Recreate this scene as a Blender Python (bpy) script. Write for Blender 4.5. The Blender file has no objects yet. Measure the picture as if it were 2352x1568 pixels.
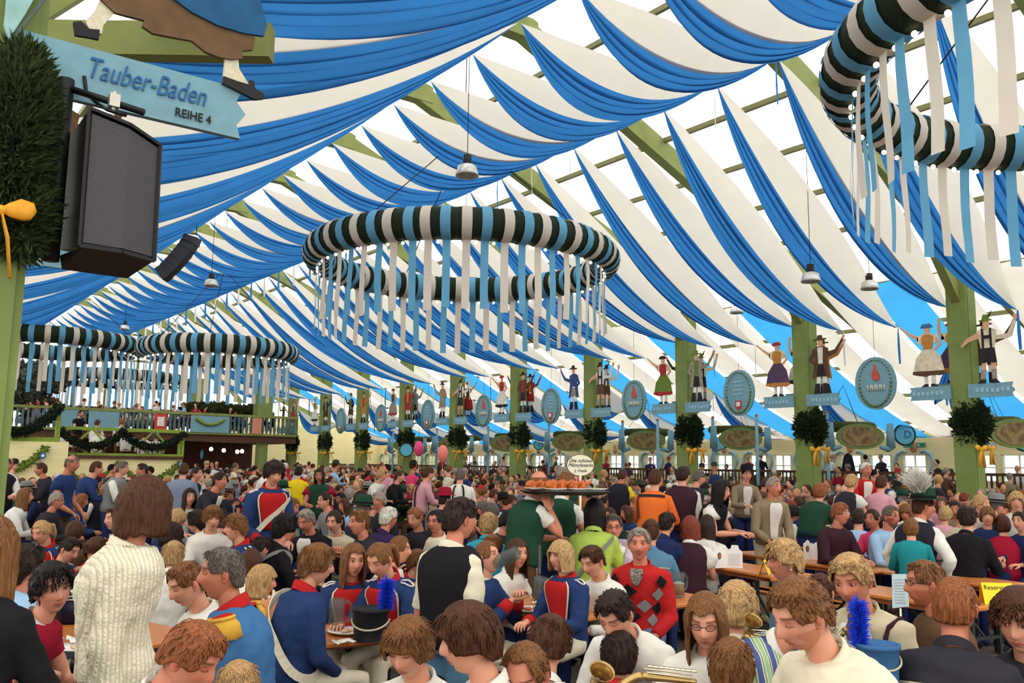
import bpy, math, random
import numpy as np
from mathutils import Vector, Matrix, noise
PI = math.pi
sc = bpy.context.scene
COL = sc.collection
rnd = random.Random(7)
# ---------- camera (world: X = across the hall, Y = along the hall, Z up) ----------
FP, TH, RO, AL, CC, BAY, H = 2029.0, .139, .013, .647, 2.339, 4.6, 1.82
fwd0 = Vector((math.sin(AL), math.cos(AL), 0)); rgt0 = Vector((math.cos(AL), -math.sin(AL), 0)); up0 = Vector((0, 0, 1))
fz = fwd0*math.cos(TH) + up0*math.sin(TH); fu = up0*math.cos(TH) - fwd0*math.sin(TH)
rr = rgt0*math.cos(RO) + fu*math.sin(RO); uu = fu*math.cos(RO) - rgt0*math.sin(RO)
cd = bpy.data.cameras.new('camera'); cam = bpy.data.objects.new('camera', cd); COL.objects.link(cam)
cam.matrix_world = Matrix(((rr.x, uu.x, -fz.x, 0), (rr.y, uu.y, -fz.y, 0), (rr.z, uu.z, -fz.z, H), (0, 0, 0, 1)))
cd.sensor_width = 36; cd.lens = 36*FP/2352; cd.clip_start = .05; cd.clip_end = 500
sc.camera = cam
CAM = Vector((0, 0, H))
def ray(x, y):
    d = rr*(x-1176) + uu*(784-y) + fz*FP
    return d/d.dot(fwd0)
def atF(x, y, F): return CAM + ray(x, y)*F            # at a distance F ahead
def atY(x, y, Y): d = ray(x, y); return CAM + d*(Y/d.y)
def atX(x, y, X): d = ray(x, y); return CAM + d*(X/d.x)
def atZ(x, y, z): d = ray(x, y); return CAM + d*((z-H)/d.z)
def pil(k): return BAY*(k+CC)
XR, XL, XM = 22.4, .55, 11.48
# ---------- materials ----------
def lin(c):
    o = []
    for v in c[:3]:
        v = v/255.
        o.append(v/12.92 if v <= .04045 else ((v+.055)/1.055)**2.4)
    return tuple(o)+(1,)
MATS = {}
def nodes(name):
    m = bpy.data.materials.new(name); m.use_nodes = True; nt = m.node_tree
    return m, nt, nt.nodes['Principled BSDF'], nt.nodes['Material Output']
def noise_mix(nt, bsdf, c, var, scale, vec='Object', stretch=None, detail=4):
    tc = nt.nodes.new('ShaderNodeTexCoord'); nz = nt.nodes.new('ShaderNodeTexNoise')
    nz.inputs['Scale'].default_value = scale; nz.inputs['Detail'].default_value = detail
    src = tc.outputs[vec]
    if stretch:
        mp = nt.nodes.new('ShaderNodeMapping'); mp.inputs['Scale'].default_value = stretch
        nt.links.new(src, mp.inputs[0]); src = mp.outputs[0]
    nt.links.new(src, nz.inputs['Vector'])
    cr = nt.nodes.new('ShaderNodeValToRGB'); cr.color_ramp.elements[0].position = .3; cr.color_ramp.elements[1].position = .7
    cr.color_ramp.elements[0].color = tuple(max(0, x*(1-var)) for x in c[:3])+(1,)
    cr.color_ramp.elements[1].color = tuple(min(1, x*(1+var)) for x in c[:3])+(1,)
    nt.links.new(nz.outputs['Fac'], cr.inputs[0]); nt.links.new(cr.outputs[0], bsdf.inputs['Base Color'])
    return nz, cr
def mat(name, c, rough=.7, var=.12, scale=12, metal=0, spec=.3, bump=0, stretch=None, bscale=None, vec='Object'):
    if name in MATS: return MATS[name]
    m, nt, b, o = nodes(name)
    c = lin(c); b.inputs['Base Color'].default_value = c; b.inputs['Roughness'].default_value = rough
    b.inputs['Metallic'].default_value = metal; b.inputs['Specular IOR Level'].default_value = spec
    nz, cr = noise_mix(nt, b, c, var, scale, stretch=stretch, vec=vec)
    if bump:
        bp = nt.nodes.new('ShaderNodeBump'); bp.inputs['Strength'].default_value = bump; bp.inputs['Distance'].default_value = .01
        if bscale:
            n2 = nt.nodes.new('ShaderNodeTexNoise'); n2.inputs['Scale'].default_value = bscale; n2.inputs['Detail'].default_value = 3
            nt.links.new(nz.inputs['Vector'].links[0].from_socket, n2.inputs['Vector']); nt.links.new(n2.outputs['Fac'], bp.inputs['Height'])
        else: nt.links.new(nz.outputs['Fac'], bp.inputs['Height'])
        nt.links.new(bp.outputs[0], b.inputs['Normal'])
    MATS[name] = m; return m
def cloth(name, c, trans=.45, var=.05, scale=3, tint=None):   # thin cloth that lets light through
    if name in MATS: return MATS[name]
    m, nt, b, o = nodes(name)
    c = lin(c); b.inputs['Roughness'].default_value = .85; b.inputs['Specular IOR Level'].default_value = .1
    nz, cr = noise_mix(nt, b, c, var, scale)
    t = nt.nodes.new('ShaderNodeBsdfTranslucent'); mx = nt.nodes.new('ShaderNodeMixShader'); mx.inputs[0].default_value = trans
    nt.links.new(cr.outputs[0], t.inputs['Color'])
    nt.links.new(b.outputs[0], mx.inputs[1]); nt.links.new(t.outputs[0], mx.inputs[2]); nt.links.new(mx.outputs[0], o.inputs[0])
    MATS[name] = m; return m
def glow(name, c, s):
    if name in MATS: return MATS[name]
    m, nt, b, o = nodes(name)
    b.inputs['Base Color'].default_value = lin(c); b.inputs['Emission Color'].default_value = lin(c); b.inputs['Emission Strength'].default_value = s
    MATS[name] = m; return m
def glassm(name, c=(235, 240, 238), rough=.03, mix=.75):
    if name in MATS: return MATS[name]
    m, nt, b, o = nodes(name)
    b.inputs['Base Color'].default_value = lin(c); b.inputs['Roughness'].default_value = rough; b.inputs['Specular IOR Level'].default_value = .8
    t = nt.nodes.new('ShaderNodeBsdfTransparent'); mx = nt.nodes.new('ShaderNodeMixShader'); mx.inputs[0].default_value = mix
    t.inputs[0].default_value = lin(c)
    nt.links.new(b.outputs[0], mx.inputs[1]); nt.links.new(t.outputs[0], mx.inputs[2]); nt.links.new(mx.outputs[0], o.inputs[0])
    MATS[name] = m; return m
# ---------- object helpers ----------
def link(name, data, parent=None):
    o = bpy.data.objects.new(name, data); COL.objects.link(o)
    if parent: o.parent = parent
    return o
def tag(o, label, cat, group=None, kind=None):
    if label: o['label'] = label
    if cat: o['category'] = cat
    if group: o['group'] = group
    if kind: o['kind'] = kind
    return o
def empty(name, loc=(0, 0, 0), rz=0, parent=None):
    o = link(name, None, parent); o.location = loc; o.rotation_euler = (0, 0, rz); o.empty_display_size = .1
    return o
def V(*a): return Vector(a)
class MB:
    def __init__(s): s.v = []; s.f = []; s.m = []; s.c = None
    def add(s, vs, fs, mi=0):
        n = len(s.v); s.v += [tuple(p) for p in vs]; s.f += [tuple(i+n for i in q) for q in fs]; s.m += [mi]*len(fs); return n
    def box(s, c, d, M=None, mi=0):
        c = Vector(c); x, y, z = (q/2 for q in d)
        vs = [V(a*x, b*y, e*z) for a in (-1, 1) for b in (-1, 1) for e in (-1, 1)]
        vs = [((M @ p) if M else p)+c for p in vs]
        s.add(vs, [(0, 1, 3, 2), (4, 6, 7, 5), (0, 4, 5, 1), (2, 3, 7, 6), (0, 2, 6, 4), (1, 5, 7, 3)], mi)
    def beam(s, a, b, w, h, mi=0, up=V(0, 0, 1)):
        a = Vector(a); b = Vector(b); d = (b-a).normalized(); x = d.cross(up).normalized(); z = x.cross(d)
        vs = [p + x*(i*w/2) + z*(j*h/2) for p in (a, b) for i in (-1, 1) for j in (-1, 1)]
        s.add(vs, [(0, 1, 3, 2), (4, 6, 7, 5), (0, 4, 5, 1), (2, 3, 7, 6), (0, 2, 6, 4), (1, 5, 7, 3)], mi)
    def loft(s, secs, n=16, mi=0, cap=True, p=1.0):
        # secs: (centre, xvec, yvec)
        vs = []; fs = []
        for c, x, y in secs:
            for i in range(n):
                a = 2*PI*i/n; ca, sa = math.cos(a), math.sin(a)
                if p != 1: ca = math.copysign(abs(ca)**p, ca); sa = math.copysign(abs(sa)**p, sa)
                vs.append(c + x*ca + y*sa)
        for j in range(len(secs)-1):
            for i in range(n):
                k = (i+1) % n; fs.append((j*n+i, j*n+k, (j+1)*n+k, (j+1)*n+i))
        if cap:
            fs.append(tuple(range(n))[::-1]); q = (len(secs)-1)*n; fs.append(tuple(range(q, q+n)))
        return s.add(vs, fs, mi)
    def tube(s, pts, rad, n=8, mi=0, cap=True, flat=1.0, up=None):
        pts = [Vector(p) for p in pts]
        if not hasattr(rad, '__len__'): rad = [rad]*len(pts)
        secs = []; x = None
        for i, p in enumerate(pts):
            d = (pts[min(i+1, len(pts)-1)]-pts[max(i-1, 0)])
            d = d.normalized() if d.length > 1e-9 else V(0, 0, 1)
            if x is None:
                u_ = up or (V(0, 0, 1) if abs(d.z) < .9 else V(1, 0, 0))
                x = d.cross(u_).normalized()
            else:
                x = (x - d*x.dot(d)); x = x.normalized() if x.length > 1e-6 else d.orthogonal().normalized()
            y = d.cross(x)
            secs.append((p, x*rad[i], y*rad[i]*flat))
        return s.loft(secs, n, mi, cap)
    def ball(s, c, r, n=12, m=8, M=None, mi=0):
        c = Vector(c)
        if not hasattr(r, '__len__'): r = (r, r, r)
        vs = [V(0, 0, r[2])]; fs = []
        for j in range(1, m):
            t = PI*j/m
            for i in range(n):
                a = 2*PI*i/n; vs.append(V(r[0]*math.sin(t)*math.cos(a), r[1]*math.sin(t)*math.sin(a), r[2]*math.cos(t)))
        vs.append(V(0, 0, -r[2])); L = len(vs)-1
        for i in range(n): fs.append((0, 1+i, 1+(i+1) % n)); fs.append((L, L-n+(i+1) % n, L-n+i))
        for j in range(m-2):
            for i in range(n):
                k = (i+1) % n; fs.append((1+j*n+i, 1+(j+1)*n+i, 1+(j+1)*n+k, 1+j*n+k))
        vs = [((M @ p) if M else p)+c for p in vs]
        return s.add(vs, fs, mi)
    def lathe(s, c, prof, n=20, mi=0, ax=V(0, 0, 1)):
        ax = ax.normalized(); x = ax.orthogonal().normalized(); y = ax.cross(x); c = Vector(c)
        return s.loft([(c+ax*z, x*max(r, 1e-4), y*max(r, 1e-4)) for r, z in prof], n, mi, False)
    def poly(s, pts, O, X, Y, th, mi=0):   # flat outline with a thickness; O origin, X/Y plane axes
        N = X.cross(Y).normalized(); n = len(pts)
        a = [O + X*p[0] + Y*p[1] - N*th/2 for p in pts]; b = [p + N*th for p in a]
        fs = [tuple(range(n))[::-1], tuple(range(n, 2*n))] + [(i, (i+1) % n, n+(i+1) % n, n+i) for i in range(n)]
        return s.add(a+b, fs, mi)
    def build(s, name, mats, parent=None, smooth=True, loc=None):
        me = bpy.data.meshes.new(name)
        me.from_pydata(s.v, [], s.f)
        if not isinstance(mats, (list, tuple)): mats = [mats]
        for m_ in mats: me.materials.append(m_)
        if len(mats) > 1: me.polygons.foreach_set('material_index', s.m)
        if smooth: me.polygons.foreach_set('use_smooth', [True]*len(s.f))
        if s.c is not None:
            at = me.color_attributes.new('tint', 'FLOAT_COLOR', 'POINT')
            at.data.foreach_set('color', np.array(s.c, dtype=np.float32).ravel())
        me.update()
        if loc is not None:
            me.transform(Matrix.Translation(-Vector(loc)))
        o = link(name, me, parent)
        if loc is not None: o.location = loc
        return o
def text(s, size, O, X, Y, m, parent, name='lettering', shear=0, align='CENTER', th=.004, bold=0, off=.012, sx=1):
    X = X.normalized(); Y = Y.normalized(); N = X.cross(Y)
    cu = bpy.data.curves.new(name, 'FONT'); cu.body = s; cu.size = size; cu.shear = shear; cu.align_x = align; cu.align_y = 'CENTER'
    cu.extrude = th; cu.offset = bold; cu.materials.append(m); cu.resolution_u = 3
    o = link(name, cu, parent)
    P = O + N*off
    o.matrix_world = Matrix(((X.x*sx, Y.x, N.x, P.x), (X.y*sx, Y.y, N.y, P.y), (X.z*sx, Y.z, N.z, P.z), (0, 0, 0, 1)))
    if parent: o.matrix_parent_inverse = (Matrix.Translation(parent.location) @ parent.rotation_euler.to_matrix().to_4x4()).inverted()
    return o
def ordn(i): return ['first', 'second', 'third', 'fourth', 'fifth', 'sixth', 'seventh', 'eighth', 'ninth', 'tenth', 'eleventh', 'twelfth', 'thirteenth', 'fourteenth', 'fifteenth', 'sixteenth', 'seventeenth', 'eighteenth', 'nineteenth', 'twentieth'][i] if i < 20 else ['twenty', 'thirty', 'forty'][(i+1)//10-2] + ('-'+ordn((i+1) % 10-1) if (i+1) % 10 else 'th')
# ---------- light ----------
w = bpy.data.worlds.new('overcast'); sc.world = w; w.use_nodes = True
bg = w.node_tree.nodes['Background']; bg.inputs[0].default_value = (1, .985, .96, 1); bg.inputs[1].default_value = 1.0
sc.view_settings.view_transform = 'Standard'; sc.view_settings.look = 'None'; sc.view_settings.gamma = 1; sc.view_settings.use_curve_mapping = False
sc.view_settings.exposure = 1.2
sc.cycles.max_bounces = 7; sc.cycles.diffuse_bounces = 3; sc.cycles.transparent_max_bounces = 16; sc.cycles.use_denoising = True
sc.cycles.sample_clamp_indirect = 8
# ================= the tent =================
OLIVE = mat('olive_paint', (130, 138, 74), .6, .1, 3); OLIVE_D = mat('olive_steel', (120, 118, 72), .6, .1, 3)
GREEN = mat('pillar_green', (122, 138, 74), .65, .12, 2.5)
YELLOW = mat('yellow_board', (246, 232, 172), .7, .05, 1.5, stretch=(1, 1, 12))
WHITE_CL = cloth('white_cloth', (236, 230, 218), .55, .03, 1.5); BLUE_CL = cloth('blue_cloth', (58, 132, 204), .5, .07, 2)
SKY_CL = cloth('light_blue_cloth', (70, 170, 235), .62, .05, 2)
SIGN = mat('sign_blue', (118, 160, 172), .6, .08, 8); SIGN_D = mat('letter_blue', (38, 96, 150), .6); BLACK = mat('black_paint', (22, 20, 22), .5, .2)
SPRUCE = mat('spruce_green', (34, 52, 24), .8, .5, 30); SPRUCE_D = mat('spruce_dark', (22, 36, 18), .85, .5, 40); OLIVE_L = mat('garland_olive', (66, 74, 34), .85, .5, 30)
WOOD = mat('orange_table_wood', (196, 118, 52), .35, .12, 5, spec=.5, stretch=(8, 1, 8)); BROWN = mat('dark_wood', (84, 54, 34), .6, .25, 6)
def roofz(x): return H + 10.5 - .41*abs(x-XM)
def membrane():
    m, nt, b, o = nodes('roof_membrane')
    t = nt.nodes.new('ShaderNodeBsdfTranslucent'); t.inputs[0].default_value = (.95, .95, .93, 1)
    p = nt.nodes.new('ShaderNodeBsdfTransparent'); p.inputs[0].default_value = (1, 1, 1, 1)
    mx = nt.nodes.new('ShaderNodeMixShader'); mx.inputs[0].default_value = .5
    nt.links.new(t.outputs[0], mx.inputs[1]); nt.links.new(p.outputs[0], mx.inputs[2]); nt.links.new(mx.outputs[0], o.inputs[0])
    return m
MEMB = membrane()
Y0, Y1 = -14, 66
# floor
fm, nt, b, o = nodes('floor_boards')
nz, cr = noise_mix(nt, b, lin((82, 70, 60)), .25, 3, stretch=(1, 8, 1)); b.inputs['Roughness'].default_value = .8
m = MB(); m.box((12, 26, -.05), (62, 92, .1)); tag(m.build('floor', fm, smooth=False), None, None, kind='structure')
# roof skin
for nm, xa, xb in (('ceiling_nave_left', XL-10.6, XM), ('ceiling_nave_right', XM, 33.2)):
    m = MB(); a, b_ = V(xa, Y0, roofz(xa)), V(xb, Y0, roofz(xb)); a2, b2 = V(xa, Y1, roofz(xa)), V(xb, Y1, roofz(xb)); t_ = V(0, 0, .01)
    m.add([a, b_, b2, a2], [(0, 1, 2, 3)])
    tag(m.build(nm, MEMB, smooth=False), None, None, kind='structure')
# rafters + pillars + purlins
for k in range(-3, 12):
    Y = pil(k); m = MB(); dn = V(0, 0, -.34)
    for sg in (-1, 1):
        xe = XM + sg*10.95
        m.beam(V(XM, Y, roofz(XM))+dn, V(xe, Y, roofz(xe))+dn, .3, .5)
        xw = XM + sg*21.4
        m.beam(V(xe, Y, roofz(xe))+dn, V(xw, Y, roofz(xw))+dn*.7, .24, .34)
        m.beam(V(xe-sg*1.5, Y, roofz(xe-sg*1.5)-.8), V(xe, Y, roofz(xe)-1.9), .22, .3)
    m.box((XM, Y, roofz(XM)-.45), (1.3, .34, .5))
    tag(m.build('trim_rafter_%d' % (k+4), OLIVE, smooth=False), None, None, kind='structure')
m = MB()
for sg in (-1, 1):
    for d in (0.05, 1.7, 3.3, 4.9, 6.5, 8.1, 9.7, 12.3, 14.5, 16.7, 18.9, 21):
        x = XM+sg*d
        for off in ((0,) if d > .1 else (0,)):
            m.beam((x, Y0, roofz(x)-.09), (x, Y1, roofz(x)-.09), .1, .12)
tag(m.build('trim_purlins', OLIVE_D, smooth=False), None, None, kind='structure')
# drapery ---------------------------------------------------------------
def swag(A, B, W, sag, name, label, group, tail=True, n=22, ax=V(0, 1, 0), wr=.5, seed=0, cols=(WHITE_CL, BLUE_CL), k2=1.0, blow=0.0):
    A = Vector(A); B = Vector(B); root = empty('cloth_swag', (A+B)/2); tag(root, label, 'cloth swag', group)
    r = random.Random(seed); O = (A+B)/2; ph = r.uniform(0, 6)
    for part, (s0, s1), cm in (('white_cloth', (-1, 0), cols[0]), ('blue_cloth', (0, 1), cols[1])):
        m = MB(); J = 16 if part == 'blue_cloth' else 6; vs = []
        for i in range(n+1):
            t = i/n; e = abs(math.sin(PI*t**(.8 if tail else .95)))**(1.1 if tail else .8); q = 4*t*(1-t)
            for j in range(J+1):
                s_ = s0 + (s1-s0)*j/J
                wd = W*e*(s_*(1-wr) if s_ < 0 else s_*wr)*1.0
                fold = (.040*math.sin(s_*22+ph+t*2.5)+.024*math.sin(s_*39+ph*2-t*2))*e if s_ > 0 else .02*math.sin(s_*15+ph)*e
                drop = q*sag*(.55 + .45*(1-math.cos((s_+1)*PI/2))/2*2*.9) if s_ <= 0 else q*sag*(.955+.28*s_*k2)
                p = A.lerp(B, t) + ax*(wd) + V(0, 0, -drop - fold*.9) + ax*fold
                vs.append(p)
        fs = [(i*(J+1)+j, (i+1)*(J+1)+j, (i+1)*(J+1)+j+1, i*(J+1)+j+1) for i in range(n) for j in range(J)]
        m.add([p-O for p in vs], fs); o = m.build(part, cm, root)
    if tail:
        m = MB(); a = B-O; x = V(.06, .06, 0)
        vs = [a-x*.6, a+x*.6, a-x*1.3+V(0, 0, -.5), a+x*1.3+V(0, 0, -.5), a-x+V(.02, 0, -.95), a+x+V(.02, 0, -.95)]
        m.add(vs, [(0, 1, 3, 2), (2, 3, 5, 4)]); m.build('tail', WHITE_CL if seed % 2 else BLUE_CL, root)
    return root
P1x, P1z, P2x, P2z = XM*2-13.9, H+7.85, 13.9, H+7.95
ST = BAY/3
for i in range(-3, 34):
    Yi = 8.43 + i*ST
    lab = 'blue and white swag across the ridge, %s from the camera' % ordn(i+3)
    swag((P1x, Yi+.35, P1z), (P2x, Yi, P2z), 1.12, .85, 'x', lab, 'swags across the ridge', seed=i+3)
    k = i//3; j = i % 3; PY = pil(k)
    Hx, Hz, HY = ((22.05, H+3.8, PY-1.5), (22.7, H+4.2, PY+.45), (22.05, H+3.72, PY+1.5))[j]
    ln = ('nearer figure', 'rear figure', 'farther figure')[j]
    if k < 10: swag((P2x+.08, Yi, P2z), (Hx, HY, Hz), 1.12, .85, 'x', 'blue and white swag to the %s on the %s right pillar' % (ln, ordn(k) if k >= 0 else 'unseen nearest'), 'swags down to the right pillars', seed=i+50, n=26, wr=.42)
    if i > -3:
        Hx2 = 2*XM-Hx
        swag((Hx2, HY, Hz+.2), (P1x-.05, Yi+.35, P1z), 1.5, .8, 'x', 'blue and white swag over the left side of the nave, %s from the camera' % ordn(i+2), 'swags over the left side', tail=False, seed=i+90, n=26, wr=.46)
# aisle drapes behind the right pillar row
def band(x0, x1, ya, yb, z0f, m_, label, group, sag=.25):
    root = empty('ceiling_drape', (x0, (ya+yb)/2, 0)); tag(root, label, 'ceiling drape', group)
    m = MB(); n = 18; J = 8; vs = []
    for i in range(n+1):
        t = i/n; x = x0+(x1-x0)*t
        for j in range(J+1):
            y = ya+(yb-ya)*j/J
            z = z0f(x) - sag*4*t*(1-t) - .10*math.sin(PI*j/J)*math.sin(PI*t) + .012*math.sin(j*2.4)
            vs.append(V(x-x0, y-(ya+yb)/2, z))
    m.add(vs, [(i*(J+1)+j, (i+1)*(J+1)+j, (i+1)*(J+1)+j+1, i*(J+1)+j+1) for i in range(n) for j in range(J)])
    m.build('cloth_panel', m_, root)
for k in range(-1, 10):
    Y = pil(k)
    for nm, a, b_, mm in (('white', .35, 1.45, WHITE_CL), ('light blue', 1.62, 2.95, SKY_CL), ('white', 3.1, 4.3, WHITE_CL)):
        band(22.9, 32.6, Y+a, Y+b_, lambda x: roofz(x)-.62, mm, 'long %s ceiling drape over the side aisle, %s the %s pillar' % (nm, 'just beyond' if a < 1 else 'midway beyond' if a < 3 else 'well beyond', ordn(max(k,0))), 'side aisle ceiling drapes', sag=.45)
    # swags behind the oval signs and up to the wall
    swag((22.9, Y+.4, H+3.3), (27.2, Y+2.9, H+2.95), 1.0, 1.0, 'x', 'small blue and white swag from %s right pillar into the aisle' % ordn(max(k,0)), 'aisle swags', seed=k+200, ax=V(-.5, .86, 0), n=16)
    swag((27.25, Y+2.9, H+2.95), (32.3, Y+3.4, H+1.75), .9, .8, 'x', 'small blue and white swag reaching the windowed wall beyond %s pillar' % ordn(max(k,0)), 'aisle swags', seed=k+240, tail=False, n=14)
    for q in range(3):
        ya, yb = Y+q*ST, Y+(q+1)*ST
        swag((32.6, ya, H+1.75), (32.6, yb, H+1.75), .5, .38, 'x', '%s blue and white valance along the window wall beyond %s pillar' % (('nearest', 'middle', 'farther')[q], ordn(max(k,0))), 'valances along the window wall', tail=False, seed=k*3+q, n=10, ax=V(-1, 0, 0))
# right wall with windows ------------------------------------------------
m = MB(); XW = 33.1; wins = []
PXW = {0: [(2040, 2), (2103, 2)], 1: [], 2: []}
# window openings given along the wall (Y centre, width)
wy = []
for k in range(-1, 11):
    Y = pil(k)
    if k == 0: wy += [(Y+.6, .9, 1), (Y+3.4, 1.15, 0), (Y+4.75, 1.15, 0)]
    else: wy += [(Y+.7, .95, 1), (Y+2.6, .95, 1), (Y+4.0, .9, 0)]
wy = sorted(wy); zb, zt = 1.45, 2.42
wy2 = []
for c in wy:
    if not wy2 or c[0]-c[1]/2 > wy2[-1][0]+wy2[-1][1]/2+.15: wy2.append(c)
m.box((XW, 26, zb/2), (.12, 84, zb)); m.box((XW, 26, (zt+roofz(XW))/2), (.12, 84, roofz(XW)-zt)); e = -16
for c, w_, f_ in wy2:
    m.box((XW, (e+c-w_/2)/2, (zb+zt)/2), (.12, c-w_/2-e, zt-zb)); e = c+w_/2
m.box((XW, (e+68)/2, (zb+zt)/2), (.12, 68-e, zt-zb))
tag(m.build('wall_right', YELLOW, smooth=False), None, None, kind='structure')
CREAM = mat('cream_frame', (238, 226, 180), .5); PALEBLUE = mat('pale_blue_paint', (150, 190, 210), .6, .15, 10); PINK = mat('salmon_paint', (215, 140, 110), .6, .2, 20)
PANE = glassm('window_glass', (225, 235, 240), .2, .85)
for i, (c, w_, f_) in enumerate(wy2):
    root = empty('window_%d' % (i+1), (XW, c, (zb+zt)/2)); tag(root, None, None, kind='structure'); m = MB()
    for s_ in (-1, 1):
        m.box((0, s_*w_/2, 0), (.16, .07, zt-zb)); m.box((0, 0, s_*(zt-zb)/2), (.16, w_, .07))
    m.box((0, 0, 0), (.06, .035, zt-zb)); m.box((0, 0, .02), (.06, w_, .035)); m.build('window_frame', CREAM, root, smooth=False)
    m = MB(); m.box((0.03, 0, 0), (.01, w_, zt-zb)); m.build('window_pane', PANE, root, smooth=False)
    if f_:
        r2 = empty('window_surround', (XW-.12, c, (zb+zt)/2)); tag(r2, 'painted scroll surround in pale blue around small window, %s along the wall' % ordn(i), 'ornament', 'painted window surrounds')
        m = MB()
        for s_ in (-1, 1):
            m.tube([V(0, s_*(w_/2+.12), -.5), V(0, s_*(w_/2+.16), -.1), V(0, s_*(w_/2+.3), .2), V(0, s_*(w_/2+.2), .5), V(0, s_*(w_/2-.05), .62), V(0, s_*(w_/2-.2), .55)], [.035, .045, .055, .06, .05, .03], 8)
        m.build('scroll', PALEBLUE, r2)
        m = MB(); m.ball((0, 0, .72), (.05, .13, .17)); m.ball((0, 0, .95), (.04, .06, .08)); m.build('crest', PINK, r2)
# dark coats hanging on a wall post
m = MB(); c = atX(1948, 1062, 30.2)
m.loft([(c+V(0, 0, .35), V(.02, 0, 0), V(0, .05, 0)), (c+V(0, 0, .25), V(.09, 0, 0), V(0, .17, 0)), (c+V(0, 0, -.2), V(.12, 0, 0), V(0, .27, 0)), (c+V(0, 0, -.75), V(.13, 0, 0), V(0, .32, 0))], 14)
tag(m.build('coat', mat('black_wool', (26, 24, 30), .9), loc=c), 'long black coats hanging on a post before the yellow wall', 'coat')
# balustrade in the aisle
root = empty('balustrade', (28.6, 30, .6)); tag(root, 'long brown wooden balustrade with turned balusters along the side aisle', 'balustrade')
m = MB(); m.beam((0, -26, 1.12), (0, 30, 1.12), .12, .09); m.build('handrail', BROWN, root, smooth=False)
m = MB()
for i in range(300):
    y = -22+i*.17; m.lathe((0, y, .1), [(.03, 0), (.03, .1), (.055, .3), (.03, .55), (.045, .75), (.03, .85), (.03, 1)], 6)
o = m.build('balusters', BROWN, root); o['kind'] = 'stuff'
m = MB(); m.beam((0, -26, .1), (0, 30, .1), .12, .1); m.build('bottom_rail', BROWN, root, smooth=False)
m = MB(); m.box((30.9, 32, .3), (4.4, 56, .6)); tag(m.build('floor_platform_right', BROWN, smooth=False), None, None, kind='structure')
# needle bushes ------------------------------------------------------------
def bush(m, c, r, n, seed, L=.16, wd=.012, taper=None):
    q = random.Random(seed); c = Vector(c)
    m.ball(c, (r[0]*.72, r[1]*.72, r[2]*.85), 12, 10)
    for i in range(n):
        a = q.uniform(0, 2*PI); z = q.uniform(-1, 1); rr_ = math.sqrt(max(0, 1-z*z))
        d = V(rr_*math.cos(a), rr_*math.sin(a), z)
        p = c + V(d.x*r[0], d.y*r[1], d.z*r[2])*q.uniform(.6, .88)
        dd = (V(d.x, d.y, d.z*.6+.25) + V(q.uniform(-.6, .6), q.uniform(-.6, .6), q.uniform(-.6, .6))).normalized()
        sd = dd.orthogonal().normalized(); l = L*q.uniform(.5, 1.1)
        s2 = dd.cross(sd)
        m.add([p-sd*wd, p+sd*wd, p+dd*l*.6+s2*wd*2.2, p+dd*l, p+dd*l*.6-s2*wd*2.2], [(0, 1, 2), (2, 3, 4), (0, 2, 4), (1, 2, 4)])
ORANGE_R = mat('orange_ribbon', (226, 158, 40), .5, .15)
def bow(c, s, par, nrm):
    nrm = Vector(nrm).normalized(); X = nrm.cross(V(0, 0, 1)).normalized(); Z = V(0, 0, 1); m = MB(); c = Vector(c)
    for q in (-1, 1):
        m.tube([c, c+X*q*.06*s+Z*.01*s, c+X*q*.14*s+Z*.03*s, c+X*q*.21*s+Z*.03*s, c+X*q*.235*s+Z*.02*s], [.02*s, .055*s, .085*s, .07*s, .02*s], 10, flat=.45, up=nrm)
        m.tube([c, c+X*q*.06*s-Z*.2*s, c+X*q*.1*s-Z*.5*s], [.03*s, .045*s, .04*s], 8, flat=.3)
    m.ball(c, .04*s, 8, 6)
    o_ = m.build('ribbon_bow', ORANGE_R, par, loc=c); o_.location = c-par.location; return o_
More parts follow.
